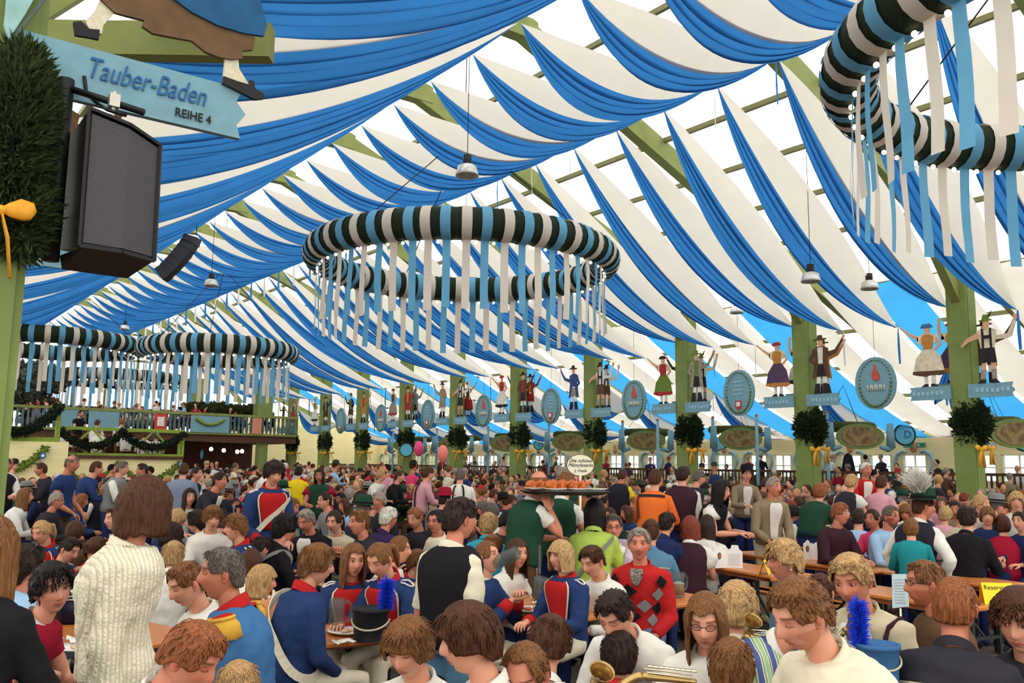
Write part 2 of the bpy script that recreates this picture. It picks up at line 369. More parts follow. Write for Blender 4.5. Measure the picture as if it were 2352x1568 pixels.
# painted cut-out figures --------------------------------------------------
SKINP = mat('painted_skin', (222, 168, 132), .7, .05)
PC = {}
def pm(c): 
    if c not in PC: PC[c] = mat('painted_%s' % ['cream', 'green', 'red', 'navy', 'brown', 'dark', 'grey', 'white', 'violet', 'ochre', 'blue'][c], [(222, 210, 180), (104, 128, 46), (168, 44, 44), (52, 78, 128), (92, 66, 44), (40, 34, 34), (150, 142, 128), (228, 224, 214), (86, 62, 92), (190, 130, 60), (60, 110, 150)][c], .7, .2, 9)
    return PC[c]
def figure(O, kind, cols, side, label, s=1.0, X=V(1, 0, 0), armup=1, N=V(0, -1, 0)):
    root = empty('painted_figure', O); tag(root, label, 'painted figure', 'painted cut-out figures on the pillars'); Z = V(0, 0, 1); X = X.normalized()*s*side; Zs = Z*s; o0 = V(0, 0, 0)
    def part(nm, pts, c, d=0, th=.03):
        m = MB(); m.poly(pts, N*d*.012, X, Zs, th); m.build(nm, c, root, smooth=False)
    A, B, C_, D = (pm(c) for c in cols)
    if kind == 'lady':
        part('leg', [(-.16, .04), (-.05, .04), (-.06, .45), (-.15, .45)], pm(7)); part('leg', [(.05, .04), (.14, .04), (.15, .45), (.06, .45)], pm(7))
        part('shoe', [(-.24, 0), (-.04, 0), (-.04, .07), (-.12, .08)], pm(5), 1); part('shoe', [(.04, 0), (.23, 0), (.12, .08), (.04, .07)], pm(5), 1)
        part('skirt', [(-.42, .36), (-.3, .31), (-.1, .34), (.1, .3), (.3, .33), (.43, .37), (.34, .75), (.13, 1.02), (-.13, 1.02), (-.32, .78)], A, 1)
        part('hem', [(-.43, .33), (-.3, .28), (-.1, .31), (.1, .27), (.3, .3), (.44, .34), (.43, .42), (-.42, .41)], B, 2)
        part('bodice', [(-.12, 1.0), (.12, 1.0), (.17, 1.3), (.1, 1.38), (-.1, 1.38), (-.17, 1.3)], C_, 2)
        part('blouse', [(-.3, 1.2), (-.18, 1.12), (-.12, 1.3), (.12, 1.3), (.18, 1.12), (.3, 1.2), (.27, 1.36), (.1, 1.42), (-.1, 1.42), (-.27, 1.36)], pm(0), 1)
        part('arm', [(.25, 1.22), (.5, 1.40), (.76, 1.62), (.77, 1.68), (.5, 1.48), (.25, 1.34)] if armup == 1 else [(.2, 1.22), (.33, 1.5), (.3, 1.8), (.36, 1.82), (.41, 1.5), (.3, 1.2)], SKINP, 1)
        part('arm', [(-.27, 1.3), (-.38, 1.1), (-.2, .95), (-.18, 1.0), (-.3, 1.12), (-.2, 1.28)], SKINP, 2)
        part('head', [(-.04, 1.38), (.04, 1.38), (.075, 1.47), (.07, 1.58), (0, 1.63), (-.07, 1.58), (-.075, 1.47)], SKINP, 2)
        part('hat', [(-.15, 1.56), (.15, 1.56), (.16, 1.6), (.09, 1.67), (-.09, 1.67), (-.16, 1.6)], D, 3)
    elif kind == 'lederhosen':
        part('leg', [(-.2, .04), (-.1, .04), (-.06, .5), (-.17, .55)], SKINP); part('leg', [(.08, .05), (.18, .05), (.17, .55), (.05, .55)], SKINP)
        part('sock', [(-.21, .08), (-.09, .08), (-.08, .34), (-.19, .34)], pm(6), 1); part('sock', [(.07, .08), (.19, .08), (.18, .34), (.07, .34)], pm(6), 1)
        part('shoe', [(-.28, 0), (-.08, 0), (-.08, .09), (-.18, .1)], pm(5), 2); part('shoe', [(.06, 0), (.26, 0), (.16, .1), (.06, .09)], pm(5), 2)
        part('shorts', [(-.22, .5), (-.03, .52), (0, .7), (.04, .52), (.21, .5), (.17, .88), (-.16, .88)], A, 2)
        part('shirt', [(-.16, .86), (.16, .86), (.22, 1.15), (.24, 1.32), (.07, 1.4), (-.07, 1.4), (-.25, 1.32), (-.2, 1.1)], B, 1)
        part('braces', [(-.12, .87), (-.08, .87), (-.07, 1.12), (.07, 1.12), (.08, .87), (.12, .87), (.12, 1.38), (.08, 1.38), (.07, 1.2), (-.07, 1.2), (-.08, 1.38), (-.12, 1.38)], pm(5), 3)
        part('arm', [(.2, 1.18), (.5, 1.2), (.68, 1.55), (.74, 1.55), (.6, 1.12), (.5, 1.08), (.2, 1.08)], B, 2); part('hand', [(.66, 1.53), (.76, 1.53), (.76, 1.66), (.67, 1.65)], SKINP, 3)
        part('arm', [(-.2, 1.3), (-.5, 1.16), (-.66, .98), (-.62, .94), (-.46, 1.06), (-.18, 1.14)], SKINP, 2)
        part('head', [(-.04, 1.38), (.04, 1.38), (.08, 1.47), (.07, 1.58), (0, 1.62), (-.07, 1.58), (-.08, 1.47)], SKINP, 2)
        part('hat', [(-.15, 1.55), (.15, 1.57), (.14, 1.6), (.08, 1.61), (.06, 1.72), (-.06, 1.73), (-.09, 1.6), (-.15, 1.6)], C_, 3); part('hat_feather', [(.05, 1.66), (.16, 1.82), (.1, 1.66)], D, 3)
    else:
        part('leg', [(-.18, .05), (-.07, .05), (-.03, .7), (-.16, .7)], pm(7)); part('leg', [(.06, .05), (.17, .05), (.15, .7), (.02, .7)], pm(7))
        part('boot', [(-.26, 0), (-.06, 0), (-.06, .3), (-.19, .3)], pm(5), 2); part('boot', [(.05, 0), (.25, 0), (.17, .3), (.05, .3)], pm(5), 2)
        part('breeches', [(-.18, .5), (-.02, .5), (0, .7), (.02, .5), (.17, .5), (.17, .85), (-.17, .85)], A, 1)
        part('coat', [(-.3, .45), (-.16, .5), (-.09, .9), (.09, .9), (.16, .5), (.28, .45), (.2, 1.0), (.25, 1.32), (.07, 1.4), (-.07, 1.4), (-.25, 1.32), (-.2, 1.0)], B, 2)
        part('waistcoat', [(-.07, .88), (.07, .88), (.09, 1.36), (-.09, 1.36)], C_, 3)
        part('arm', [(.2, 1.2), (.48, 1.26), (.72, 1.56), (.76, 1.52), (.52, 1.16), (.2, 1.05)], B, 3); part('hand', [(.69, 1.54), (.76, 1.5), (.82, 1.64), (.74, 1.66)], SKINP, 3)
        part('arm', [(-.25, 1.3), (-.4, 1.0), (-.2, .84), (-.15, .9), (-.28, 1.02), (-.17, 1.2)], B, 3)
        part('head', [(-.04, 1.38), (.04, 1.38), (.08, 1.47), (.07, 1.58), (0, 1.62), (-.07, 1.58), (-.08, 1.47)], SKINP, 3)
        part('hat', [(-.22, 1.56), (.22, 1.58), (.2, 1.62), (.09, 1.62), (.07, 1.72), (-.07, 1.72), (-.09, 1.61), (-.2, 1.61)], D, 4)
    return root
def board(O, L, hgt, side, label, txt=None, ax=V(1, 0, 0)):
    root = empty('name_board', O); tag(root, label, 'sign board', 'light blue name boards on the pillars'); X = ax*side
    m = MB(); m.poly([(0, 0), (L, 0), (L-.03, hgt*.25), (L+.03, hgt*.5), (L-.04, hgt*.72), (L, hgt), (0, hgt)], V(0, 0, 0), X, V(0, 0, 1), .05); m.build('board', SIGN, root, smooth=False)
    if txt:
        for s_, z, sz, mm, xx in txt: text(s_, sz, root.location+V(xx, -.025, z), V(1, 0, 0), V(0, 0, 1), mm, root, off=.008, shear=.3 if mm is SIGN_D else 0, bold=.0, sx=.66 if mm is SIGN_D else .85)
    else:
        m = MB(); q = random.Random(int(O[1]*10)+side)
        for i in range(7):
            p_ = X*(.22+i*.12)+V(-ax.y, -ax.x, 0)*.03; m.box((p_.x, p_.y, hgt*(.5+q.uniform(-.05, .05))), (.07 if ax.x else .01, .01 if ax.x else .07, .1))
        m.build('lettering', PALEBLUE, root, smooth=False)
    return root
FIGS = [('lady', (0, 4, 9, 10), 'lederhosen', (5, 0, 1, 5)), ('lady', (8, 9, 9, 2), 'coatman', (5, 4, 7, 4)), ('lady', (1, 2, 2, 5), 'coatman', (5, 6, 1, 1)), ('coatman', (6, 3, 3, 5), 'lederhosen', (4, 7, 5, 5)),
        ('lady', (7, 5, 2, 2), 'coatman', (5, 4, 2, 5)), ('coatman', (6, 6, 9, 5), 'lederhosen', (5, 7, 5, 5)), ('lady', (6, 2, 4, 4), 'coatman', (2, 2, 9, 5)), ('coatman', (4, 5, 1, 5), 'coatman', (9, 9, 2, 4)), ('lady', (7, 5, 1, 9), 'coatman', (4, 5, 6, 5)), ('lederhosen', (4, 1, 5, 5), 'lady', (2, 4, 4, 2))]
desc = {'lady': ['', 'woman'], 'lederhosen': ['', 'man in leather shorts'], 'coatman': ['', 'man in a long coat']}
cn = ['cream', 'green', 'red', 'navy', 'brown', 'dark', 'grey', 'white', 'violet', 'ochre', 'blue']
def describe(kind, cols): return ('woman in a %s skirt' % cn[cols[0]]) if kind == 'lady' else ('man in leather shorts and %s hat' % cn[cols[2]]) if kind == 'lederhosen' else 'man in a %s coat' % cn[cols[1]]
HB = H+2.12
for k in range(-1, 10):
    Y = pil(k); m = MB(); root = empty('pillar', (XR, Y, 0)); tag(root, None, None, kind='structure', group='right pillar row')
    m.box((0, 0, 3.5), (.5, .5, 7)); m.box((0, 0, .5), (.62, .62, 1.0)); m.box((0, -.26, 3.5), (.36, .03, 7)); m.build('pillar_shaft', GREEN, root, smooth=False)
    if k < 0: continue
    nm = ordn(k)+' right pillar'
    f1, c1, f2, c2 = FIGS[k % 10]
    YA = V(0, 1, 0); NX = V(-1, 0, 0)
    for side, f_, c_ in ((1, f1, c1), (-1, f2, c2)):
        board((XR-.3, Y+side*.22, HB-.34), 1.05, .34, side, 'light blue name board on the %s side of the %s' % ('far' if side > 0 else 'near', nm), ax=YA)
        figure((XR-.3, Y+side*.74, HB), f_, c_, side, 'painted %s, %s side of %s' % (describe(f_, c_), 'far' if side > 0 else 'near', nm), s=.97, X=YA, N=NX)
    if k < 7:
        f3, c3 = FIGS[(k*3+1) % 10][:2]
        figure((XR+.34, Y+.42, HB+.12), f3, c3, 1, 'half hidden %s behind the %s' % (describe(f3, c3), nm), s=.95, armup=2, X=YA, N=NX)
        f4, c4 = FIGS[(k*3+4) % 10][2:]
        figure((XR+.34, Y-.40, HB+.05), f4, c4, -1, 'half hidden %s, near rear of %s' % (describe(f4, c4), nm), s=.93, X=YA, N=NX)
        board((XR+.34, Y+.2, HB-.22), .75, .34, 1, 'rear light blue board behind the %s' % nm, ax=YA)
    m = MB(); bush(m, (XR, Y-.1, HB-.95), (.36, .40, .62), 1900 if k < 3 else 700, k, L=.24, wd=.014)
    bb_ = m.build('spruce_bush', [SPRUCE], loc=(XR, Y, HB-.9)); tag(bb_, 'spruce branches with orange bows round the %s' % nm, 'spruce bush', 'spruce bushes on the pillars')
    bow((XR-.25, Y-.42, HB-1.58), .9, bb_, (-.2, -1, 0)); bow((XR+.27, Y-.42, HB-1.56), .8, bb_, (0, -1, 0))
    # oval sign hanging mid-bay
    if k < 8:
        OC = V(XR-.1, Y+2.35, H+2.35-.02); root = empty('oval_sign', OC); tag(root, 'oval blue sign with %s beyond %s pillar' % (('painted ham and sausages', 'red crest and lettering')[k % 2], ordn(k)), 'oval sign', 'oval signs between pillars')
        X = V(0, -1, 0); Z = V(0, 0, 1); N = X.cross(Z)
        el = lambda a, b_, n=28: [(a*math.cos(2*PI*i/n), b_*math.sin(2*PI*i/n)) for i in range(n)]
        m = MB(); m.poly(el(.60, .72), V(0, 0, 0), X, Z, .05); m.build('board', SIGN, root, smooth=False)
        m = MB(); n_ = 36
        for i in range(n_):
            a = 2*PI*i/n_
            if k % 2 == 0 or math.sin(a) > -2: m.ball(X*(.46*math.cos(a))+Z*(.63*math.sin(a))+N*.03, .028 if math.sin(a) > 0 else .045, 6, 4)
        m.build('leaf_border', [mat('leaf_paint', (96, 120, 74), .7), PINK][0 if k % 2 else 0], root)
        m = MB()
        if k % 2 == 0:
            m.poly([(-.06, .1), (.1, .05), (.16, .18), (.06, .36), (.03, .5), (-.04, .5), (-.03, .36), (-.1, .22)], N*.035, X, Z, .02); m.build('painted_ham', mat('ham_paint', (196, 88, 66), .7, .3), root, smooth=False)
            m = MB()
            for q in range(4): m.tube([X*(-.22+q*.13)+Z*(-.05)+N*.035, X*(-.2+q*.13)+Z*(-.2)+N*.035, X*(-.12+q*.13)+Z*(-.2)+N*.035, X*(-.13+q*.13)+Z*(-.05)+N*.035], .018, 6)
            m.build('painted_sausage', mat('sausage_paint', (222, 210, 190), .7), root)
        else:
            m.poly([(-.12, -.25), (.12, -.25), (.12, -.45), (0, -.56), (-.12, -.45)], N*.035, X, Z, .02); m.build('crest', mat('crest_red', (190, 60, 62), .6), root, smooth=False)
            m = MB(); m.poly([(-.07, -.29), (.07, -.29), (.07, -.43), (-.07, -.43)], N*.05, X, Z, .02); m.build('crest_field', pm(7), root, smooth=False)
            m = MB()
            for q in range(4): m.poly([(-.2, .33-q*.13), (.2, .33-q*.13), (.18, .37-q*.13), (-.18, .37-q*.13)], N*.03, X, Z, .01)
            m.build('faint_lettering', PALEBLUE, root, smooth=False)
        m = MB(); m.tube([V(0, 0, .7), V(0, 0, 3.6)], .006, 5); m.build('hanging_wire', BLACK, root)
    # wreath lamp, scroll sign and poles in the aisle
    if 0 <= k < 8:
        c = V(27.0, Y+1.7, H+1.42); root = empty('wreath_lamp', c); tag(root, 'flat green wreath with lit bulbs in the aisle beyond the %s' % nm, 'wreath lamp', 'green wreath lamps in the side aisle')
        m = MB(); n_ = 40; q = random.Random(k)
        m.tube([V(.85*math.cos(2*PI*i/n_), .85*math.sin(2*PI*i/n_), 0) for i in range(n_+1)], [.15+q.uniform(-.012, .012) for i in range(n_+1)], 10); m.build('garland', OLIVE_L, root)
        for i in range(12):
            a = 2*PI*i/12; m = MB(); m.ball(V(.85*math.cos(a), .85*math.sin(a), -.2), .05, 8, 6); m.build('bulb', glow('warm_bulb', (255, 236, 200), 3.0), root)
        m = MB()
        for i in range(3): a = 2*PI*i/3; m.tube([V(.85*math.cos(a), .85*math.sin(a), .1), V(0, 0, 1.4)], .008, 4)
        m.build('wire', BLACK, root)
        c = V(25.3, Y+.1, H+1.02); root = empty('scroll_sign', c); tag(root, 'painted oval landscape sign with blue scroll ends behind the %s' % nm, 'scroll sign', 'painted scroll signs in the aisle'); X = V(.85, -.52, 0).normalized()
        m = MB(); m.poly([(p[0], p[1]) for p in el(.78, .40)], V(0, 0, 0), X, Z, .06); m.build('frame', mat('scroll_green', (118, 134, 74), .7), root, smooth=False)
        m = MB(); m.poly(el(.62, .31), X.cross(Z)*.03, X, Z, .04); m.build('landscape_painting', mat('landscape_paint', (132, 110, 70), .7, .55, 6), root, smooth=False)
        for s_ in (-1, 1):
            m = MB(); o_ = X*s_*.98; m.tube([o_+Z*-.35, o_+Z*.42], [.14, .1], 10); m.tube([o_-Z*.32-X*s_*.35, o_-Z*.38-X*s_*.1, o_-Z*.3], [.05, .1, .12], 8); m.build('scroll_end', SIGN, root)
        for s_ in (-1, 1):
            c2 = V(24.9, Y+(1.0 if s_ > 0 else -.9), 0)
            if s_ > 0 or k in (0, 2, 3):
                root = empty('flag_pole', c2); tag(root, 'slim light blue pole %s the %s' % ('just beyond' if s_ > 0 else 'just before', nm), 'pole', 'light blue poles in the aisle')
                m = MB(); m.tube([V(0, 0, 0), V(0, 0, H+1.75)], .055, 8); m.build('shaft', mat('pole_blue', (130, 172, 190), .5), root); m = MB(); m.ball(V(0, 0, H+1.78), .06, 8, 6); m.build('finial', pm(9), root)
# round D signs on the wall
def disc(c, r, label, txt=None, X=V(0, -1, 0)):
    root = empty('round_sign', c); tag(root, label, 'round sign', 'round light blue signs'); Z = V(0, 0, 1); N = X.cross(Z)
    m = MB(); m.poly([(r*.86*math.cos(2*PI*i/28), r*.86*math.sin(2*PI*i/28)) for i in range(28)], V(0, 0, 0), X, Z, .04); m.build('disc', mat('disc_blue', (96, 178, 205), .6, .05), root, smooth=False)
    m = MB(); m.tube([(X*math.cos(2*PI*i/28)+Z*math.sin(2*PI*i/28))*r*.94 for i in range(29)], r*.09, 8); m.build('wreath_rim', mat('rim_dark', (26, 58, 60), .7), root)
    if txt: text(txt, r*.95, Vector(c)+X*r*.25, X, Z, SIGN_D, root, off=.03)
XX = V(.80, -.60, 0)
for px_, py_, X_, rpx, t_, lb in ((1657, 1013, 31, 17, 'D', 'round blue sign with letter D near the third pillar'), (2078, 998, 31, 24, 'D', 'large round blue sign with letter D left of the first pillar'), (2352, 1008, 30, 27, 'D', 'round blue sign cut by the right picture edge'), (1237, 1021, 32, 11, 'D', 'small round blue sign with letter D, farthest on the wall'), (933, 1033, 22.0, 15, None, 'plain round blue disc with dark rim on the seventh pillar')):
    p = atX(px_, py_, X_); F_ = (p-CAM).dot(fwd0); disc(p, rpx*F_/FP*1.05, lb, t_, XX)
# ================= left pillar, boards, speaker =================
for k in (-1, 0, 1, 2):
    Y = pil(k); root = empty('pillar', (XL, Y, 0)); tag(root, None, None, kind='structure', group='left pillar row')
    m = MB(); m.box((0, 0, 3.5), (.5, .5, 7)); m.box((0, -.26, 3.5), (.4, .03, 7)); m.build('pillar_shaft', GREEN, root, smooth=False)
Y = pil(-1); a = atY(150, 88, Y-.3); b_ = atY(548, 215, Y-.3); zz = (a.z+b_.z)/2
board((a.x-.3, Y-.3, zz-.36), b_.x-a.x+.32, .36, 1, 'large light blue board lettered Tauber-Baden and Reihe 4', txt=[('Tauber-Baden', .225, .20, SIGN_D, .3+.50), ('REIHE 4', .075, .085, BLACK, .3+.80)])
# big cut-out woman standing on that board (only her lower half is in view)
O = V(a.x-.3, Y-.32, zz); root = empty('painted_figure', O); tag(root, 'large painted figure in blue and brown skirts on the near board', 'painted figure', 'painted cut-out figures on the pillars'); X = V(1, 0, 0); Z = V(0, 0, 1)
def cutpx(nm, pts, m_, d=0, th=.03):
    q = [atY(x, y, Y-.32-d*.02)-O for x, y in pts]; m = MB(); m.poly([(p.x, p.z) for p in q], V(0, -d*.02, 0), X, Z, th); m.build(nm, m_, root, smooth=False)
STK = mat('painted_stocking', (214, 206, 178), .8, .12, 40); SKB = mat('painted_skirt_brown', (104, 78, 52), .75, .2, 8); SKU = mat('painted_skirt_blue', (28, 84, 126), .75, .18, 6)
cutpx('overskirt', [(150, -160), (480, -220), (590, -20), (612, 60), (605, 84), (560, 78), (500, 60), (440, 30), (400, 0)], SKU, 2)
cutpx('underskirt', [(200, -160), (480, -160), (560, 60), (585, 90), (580, 116), (555, 118), (556, 136), (530, 138), (500, 132), (470, 120), (440, 95), (400, 88), (350, 78), (326, 62), (330, 48), (290, 38), (262, 30), (230, 0)], SKB, 1)
cutpx('stocking', [(245, -30), (292, -4), (262, 30), (236, 60), (233, 80), (205, 72), (195, 50), (215, 30)], STK, 0); cutpx('stocking', [(508, 88), (548, 90), (545, 130), (548, 160), (572, 198), (540, 195), (512, 180), (516, 140)], STK, 0)
cutpx('shoe', [(168, 52), (185, 50), (205, 68), (228, 70), (226, 92), (208, 88), (172, 82)], BLACK, 1); cutpx('shoe', [(512, 176), (545, 188), (572, 196), (572, 185), (582, 188), (584, 203), (605, 218), (605, 228), (585, 230), (550, 212), (510, 192)], BLACK, 1)
# light blue strip and dark strip of the neighbouring figure at the pillar top
cutpx('sleeve', [(20, -60), (110, -60), (60, 30), (20, 92), (8, 60)], mat('painted_pale', (150, 190, 186), .7, .15), 1); cutpx('staff', [(110, -20), (122, -20), (30, 95), (20, 95)], mat('painted_slate', (84, 96, 90), .7), 2)
Yk = pil(0); a2 = atY(70, 575, Yk-.3); board((XL+.25, Yk-.3, H+2.05), 1.62, .42, 1, 'light blue board with number 5 on the farther left pillar', txt=[('5', .15, .15, BLACK, 1.35)])
r0 = figure((XL+1.0, Yk-.32, H+2.47), 'coatman', (6, 4, 2, 5), 1, 'painted man above the board numbered 5, mostly hidden by the loudspeaker')
m = MB(); c = atY(72, 290, Y-.35); bush(m, c+V(-.07, 0, -.05), (.20, .26, .62), 6500, 5, L=.12, wd=.0035); bush(m, c+V(.0, 0, -.55), (.17, .2, .3), 2200, 6, L=.11, wd=.0035)
bb_ = m.build('spruce_bush', [mat('spruce_near', (50, 66, 28), .85, .6, 30)], loc=c); tag(bb_, 'big dark spruce bundle with orange bow on the near left pillar', 'spruce bush', 'spruce bushes on the pillars')
c = atY(2, 482, Y-.62); bow(c, .75, bb_, (.1, -1, 0))
# loudspeaker on the left pillar
BLK = mat('speaker_black', (20, 19, 21), .45, .2, 20); GR = None
gm, nt, bb, oo = nodes('speaker_grille'); wv = nt.nodes.new('ShaderNodeTexWave'); wv.wave_type = 'BANDS'; wv.bands_direction = 'Z'; wv.inputs['Scale'].default_value = 28; tc = nt.nodes.new('ShaderNodeTexCoord'); nt.links.new(tc.outputs['Object'], wv.inputs[0])
cr = nt.nodes.new('ShaderNodeValToRGB'); cr.color_ramp.elements[0].color = lin((14, 12, 14)); cr.color_ramp.elements[1].color = lin((88, 82, 88)); cr.color_ramp.elements[0].position = .35
nt.links.new(wv.outputs[0], cr.inputs[0]); nt.links.new(cr.outputs[0], bb.inputs['Base Color']); bb.inputs['Roughness'].default_value = .5
Fs = 5.0
g = [atF(*p, Fs+q) for p, q in (((205, 250), .0), ((366, 335), .30), ((352, 600), .30), ((182, 565), .0))]
ctr = sum(g, V(0, 0, 0))/4; root = empty('loudspeaker', ctr); tag(root, 'black grille-fronted loudspeaker hanging on the near left pillar', 'loudspeaker')
nrm = (g[1]-g[0]).cross(g[3]-g[0]).normalized(); nrm = nrm if nrm.dot(CAM-ctr) > 0 else -nrm; bk = -nrm*.42
m = MB(); L_ = [p-ctr for p in g]; midt = (L_[0]+L_[1])/2+nrm*.06; midb = (L_[3]+L_[2])/2+nrm*.06
fr = [L_[0], midt, L_[1], L_[2], midb, L_[3]]; bkp = [p*.86+bk for p in fr]
m.add(fr+bkp, [(0, 1, 2, 3, 4, 5)[::-1], (6, 7, 8, 9, 10, 11)]+[(i, (i+1) % 6, 6+(i+1) % 6, 6+i) for i in range(6)]); m.build('cabinet', BLK, root, smooth=False)
m = MB(); q = [p*.94+nrm*.012 for p in fr]; m.add(q, [(0, 1, 4, 5), (1, 2, 3, 4)]); m.build('grille', gm, root, smooth=False)
m = MB()
for i in range(6): m.beam(fr[i]+nrm*.015, fr[(i+1) % 6]+nrm*.015, .02, .02)
m.build('grille_frame', BLK, root, smooth=False)
m = MB(); a = atF(150, 200, 5.2)-ctr; b_ = atF(330, 258, 5.2)-ctr; m.tube([a, b_], .022, 8); m.tube([a+V(0, 0, .05), a+V(0, 0, -1.1)], .05, 10); m.tube([a+V(.1, 0, .1), a+V(.12, 0, 0), a+V(.2, 0, -.06), L_[0]+V(.1, 0, .02), L_[1]*.5+L_[0]*.5+V(0, 0, .08)], .012, 6); m.tube([a, V(XL+.25, Y, ctr.z+.4)-ctr], .03, 8); m.build('bracket', BLK, root)
m = MB(); a = atF(262, 232, 5.15)-ctr; m.box(a, (.06, .05, .08)); m.tube([a+V(0, 0, .06), a+V(0, 0, -.07)], .012, 6); m.build('clamp', mat('zinc', (190, 185, 170), .35, metal=.8), root, smooth=False)
m = MB(); m.add([L_[3]+V(.02, 0, 0), L_[2], L_[2]*.9+bk*.8+V(0, 0, -.1), L_[3]*.9+bk*.8+V(0, 0, -.12), L_[3]+bk*.8, L_[2]+bk*.8], [(0, 1, 2, 3), (0, 3, 4), (1, 5, 2), (2, 5, 4, 3)]); m.build('waveguide', BLK, root, smooth=False)
# box lamp on the green rafter at top left
c = atF(419, 103, 9.5); root = empty('junction_box', c); tag(root, 'small cream junction box on the green beam above the name board', 'junction box'); m = MB(); m.box((0, 0, 0), (.15, .06, .09)); m.build('housing', CREAM, root, smooth=False); m = MB(); m.ball((0, -.04, 0), (.035, .02, .03), 8, 6); m.build('socket', BLACK, root)
m = MB(); m.beam(atF(100, 92, 7.6), atF(625, 100, 7.6), .16, .32); tag(m.build('trim_tie_beam', OLIVE, smooth=False), None, None, kind='structure')
# ================= chandelier rings =================
BULB = glow('warm_bulb', (255, 236, 200), 3.0); RW = cloth('ribbon_white', (228, 218, 204), .25, .03); RB = cloth('ribbon_blue', (112, 176, 212), .25, .05)
def ring(c, R, tr, nb, slen, label, seed, nt_=220):
    c = Vector(c); root = empty('ring_chandelier', c); tag(root, label, 'ring chandelier', 'wreath rings with ribbons'); q = random.Random(seed)
    m = MB(); vs = []; n2 = 20
    for i in range(nt_):
        a = 2*PI*i/nt_; d = V(math.cos(a), math.sin(a), 0)
        for j in range(n2):
            b_ = 2*PI*j/n2; rr_ = tr*(1+.05*noise.noise(V(a*25, b_*3, seed))+q.uniform(-.025, .025)); vs.append(d*(R+rr_*math.cos(b_))+V(0, 0, rr_*math.sin(b_)))
    fs = [(i*n2+j, ((i+1) % nt_)*n2+j, ((i+1) % nt_)*n2+(j+1) % n2, i*n2+(j+1) % n2) for i in range(nt_) for j in range(n2)]
    m.add(vs, fs); m.build('wreath_tube', SPRUCE_D, root)
    for i in range(nb):
        a0 = 2*PI*(i+q.uniform(-.1, .1))/nb; w_ = .095; mt = RW if i % 2 else RB; m = MB(); vs = []; J = 16; r2 = tr*1.075
        for j in range(J+1):
            b_ = -PI/2 - (2*PI)*j/J
            for s_ in (-1, -.33, .33, 1):
                a = a0+s_*w_/R; d = V(math.cos(a), math.sin(a), 0); vs.append(d*(R+r2*math.cos(b_))+V(0, 0, r2*math.sin(b_)))
        fs = [(j*4+s_, (j+1)*4+s_, (j+1)*4+s_+1, j*4+s_+1) for j in range(J) for s_ in range(3)]; m.add(vs, fs)
        T = V(-math.sin(a0), math.cos(a0), 0); D = V(math.cos(a0), math.sin(a0), 0); P = D*R+V(0, 0, -r2*.97); vs = []; L_ = slen*q.uniform(.96, 1.04); tw = q.uniform(-.25, .25)
        for j in range(6):
            z = -L_*j/5; ww = .08; TT = (T*math.cos(tw*j/5)+D*math.sin(tw*j/5)); bend = D*.02*math.sin(j+a0*5)
            vs += [P+V(0, 0, z)-TT*ww+bend, P+V(0, 0, z)+TT*ww+bend]
        m.add(vs, [(2*j, 2*j+1, 2*j+3, 2*j+2) for j in range(5)]); m.build('ribbon', mt, root)
        a = a0+PI/nb; m = MB(); m.ball(V(math.cos(a)*(R-.02), math.sin(a)*(R-.02), -tr-.055), .034, 8, 6); m.build('bulb', BULB, root)
    m = MB()
    for i in range(3):
        a = 2*PI*i/3+AL+.8; m.tube([V(math.cos(a)*R, math.sin(a)*R, tr), V(0, 0, 3.2)], .012, 5)
    m.tube([V(0, 0, 3.2), V(0, 0, roofz(c.x)-c.z-.3)], .012, 5); m.build('wire', BLACK, root)
ring(V(XM, 17.2, H+4.8), 3.4, .33, 56, 1.42, 'striped wreath ring with ribbons hanging in the middle of the nave', 1)
ring(V(XM, 3.0, H+4.8), 3.4, .33, 56, 1.42, 'nearest wreath ring, cut by the upper right picture corner', 2)
for cx, F_, R_, y_, lb, sd in ((505, 33, 2.6, 787, 'third wreath ring down the nave, beyond the middle one', 3), (118, 36, 3.3, 764, 'wreath ring partly behind the near left pillar', 4), (272, 54, 3.7, 857, 'smallest wreath ring before the bright gable', 5)):
    p = atF(cx, y_, F_-R_); p = V(*(atF(cx, y_, F_).xy), p.z); ring(p, R_, .33, 46, 1.42 if sd < 5 else 1.8, lb, sd, 140)
# bell lamps
ALU = mat('lamp_aluminium', (205, 205, 200), .3, .05, metal=.5); LB = mat('lamp_inside', (150, 135, 110), .5)
for x, y, F_, lb in ((1073, 392, 15.5, 'bell lamp hanging above the middle ring'), (485, 650, 26, 'bell lamp among the left swags'), (1862, 637, 19, 'bell lamp near the second pillar top'), (1997, 655, 21, 'bell lamp seen below the nearest ring'), (1692, 712, 27, 'small bell lamp near the third pillar top'), (287, 752, 40, 'small bell lamp above the left rings'), (97, 662, 24, 'flat-looking bell lamp behind the near pillar')):
    c = atF(x, y, F_); s_ = 45*F_/FP/.29 if False else 1.0; root = empty('bell_lamp', c); tag(root, lb, 'lamp', 'bell lamps under the roof')
    m = MB(); m.lathe((0, 0, 0), [(.09, .12), (.17, .08), (.2, -.04), (.215, -.1), (.2, -.1), (.18, -.03), (.1, .05), (0, .06)], 20); m.build('reflector', ALU, root)
    m = MB(); m.lathe((0, 0, .1), [(.0, .2), (.08, .19), (.085, 0), (.06, -.02), (0, -.02)], 14); m.build('housing', BLACK, root)
    m = MB(); m.ball((0, 0, -.03), .06, 8, 6); m.build('bulb', mat('opal_bulb', (215, 205, 185), .4), root); m = MB(); m.tube([V(0, 0, .3), V(0, 0, max(.5, roofz(c.x)-c.z-.15))], .008, 4); m.build('wire', BLACK, root)
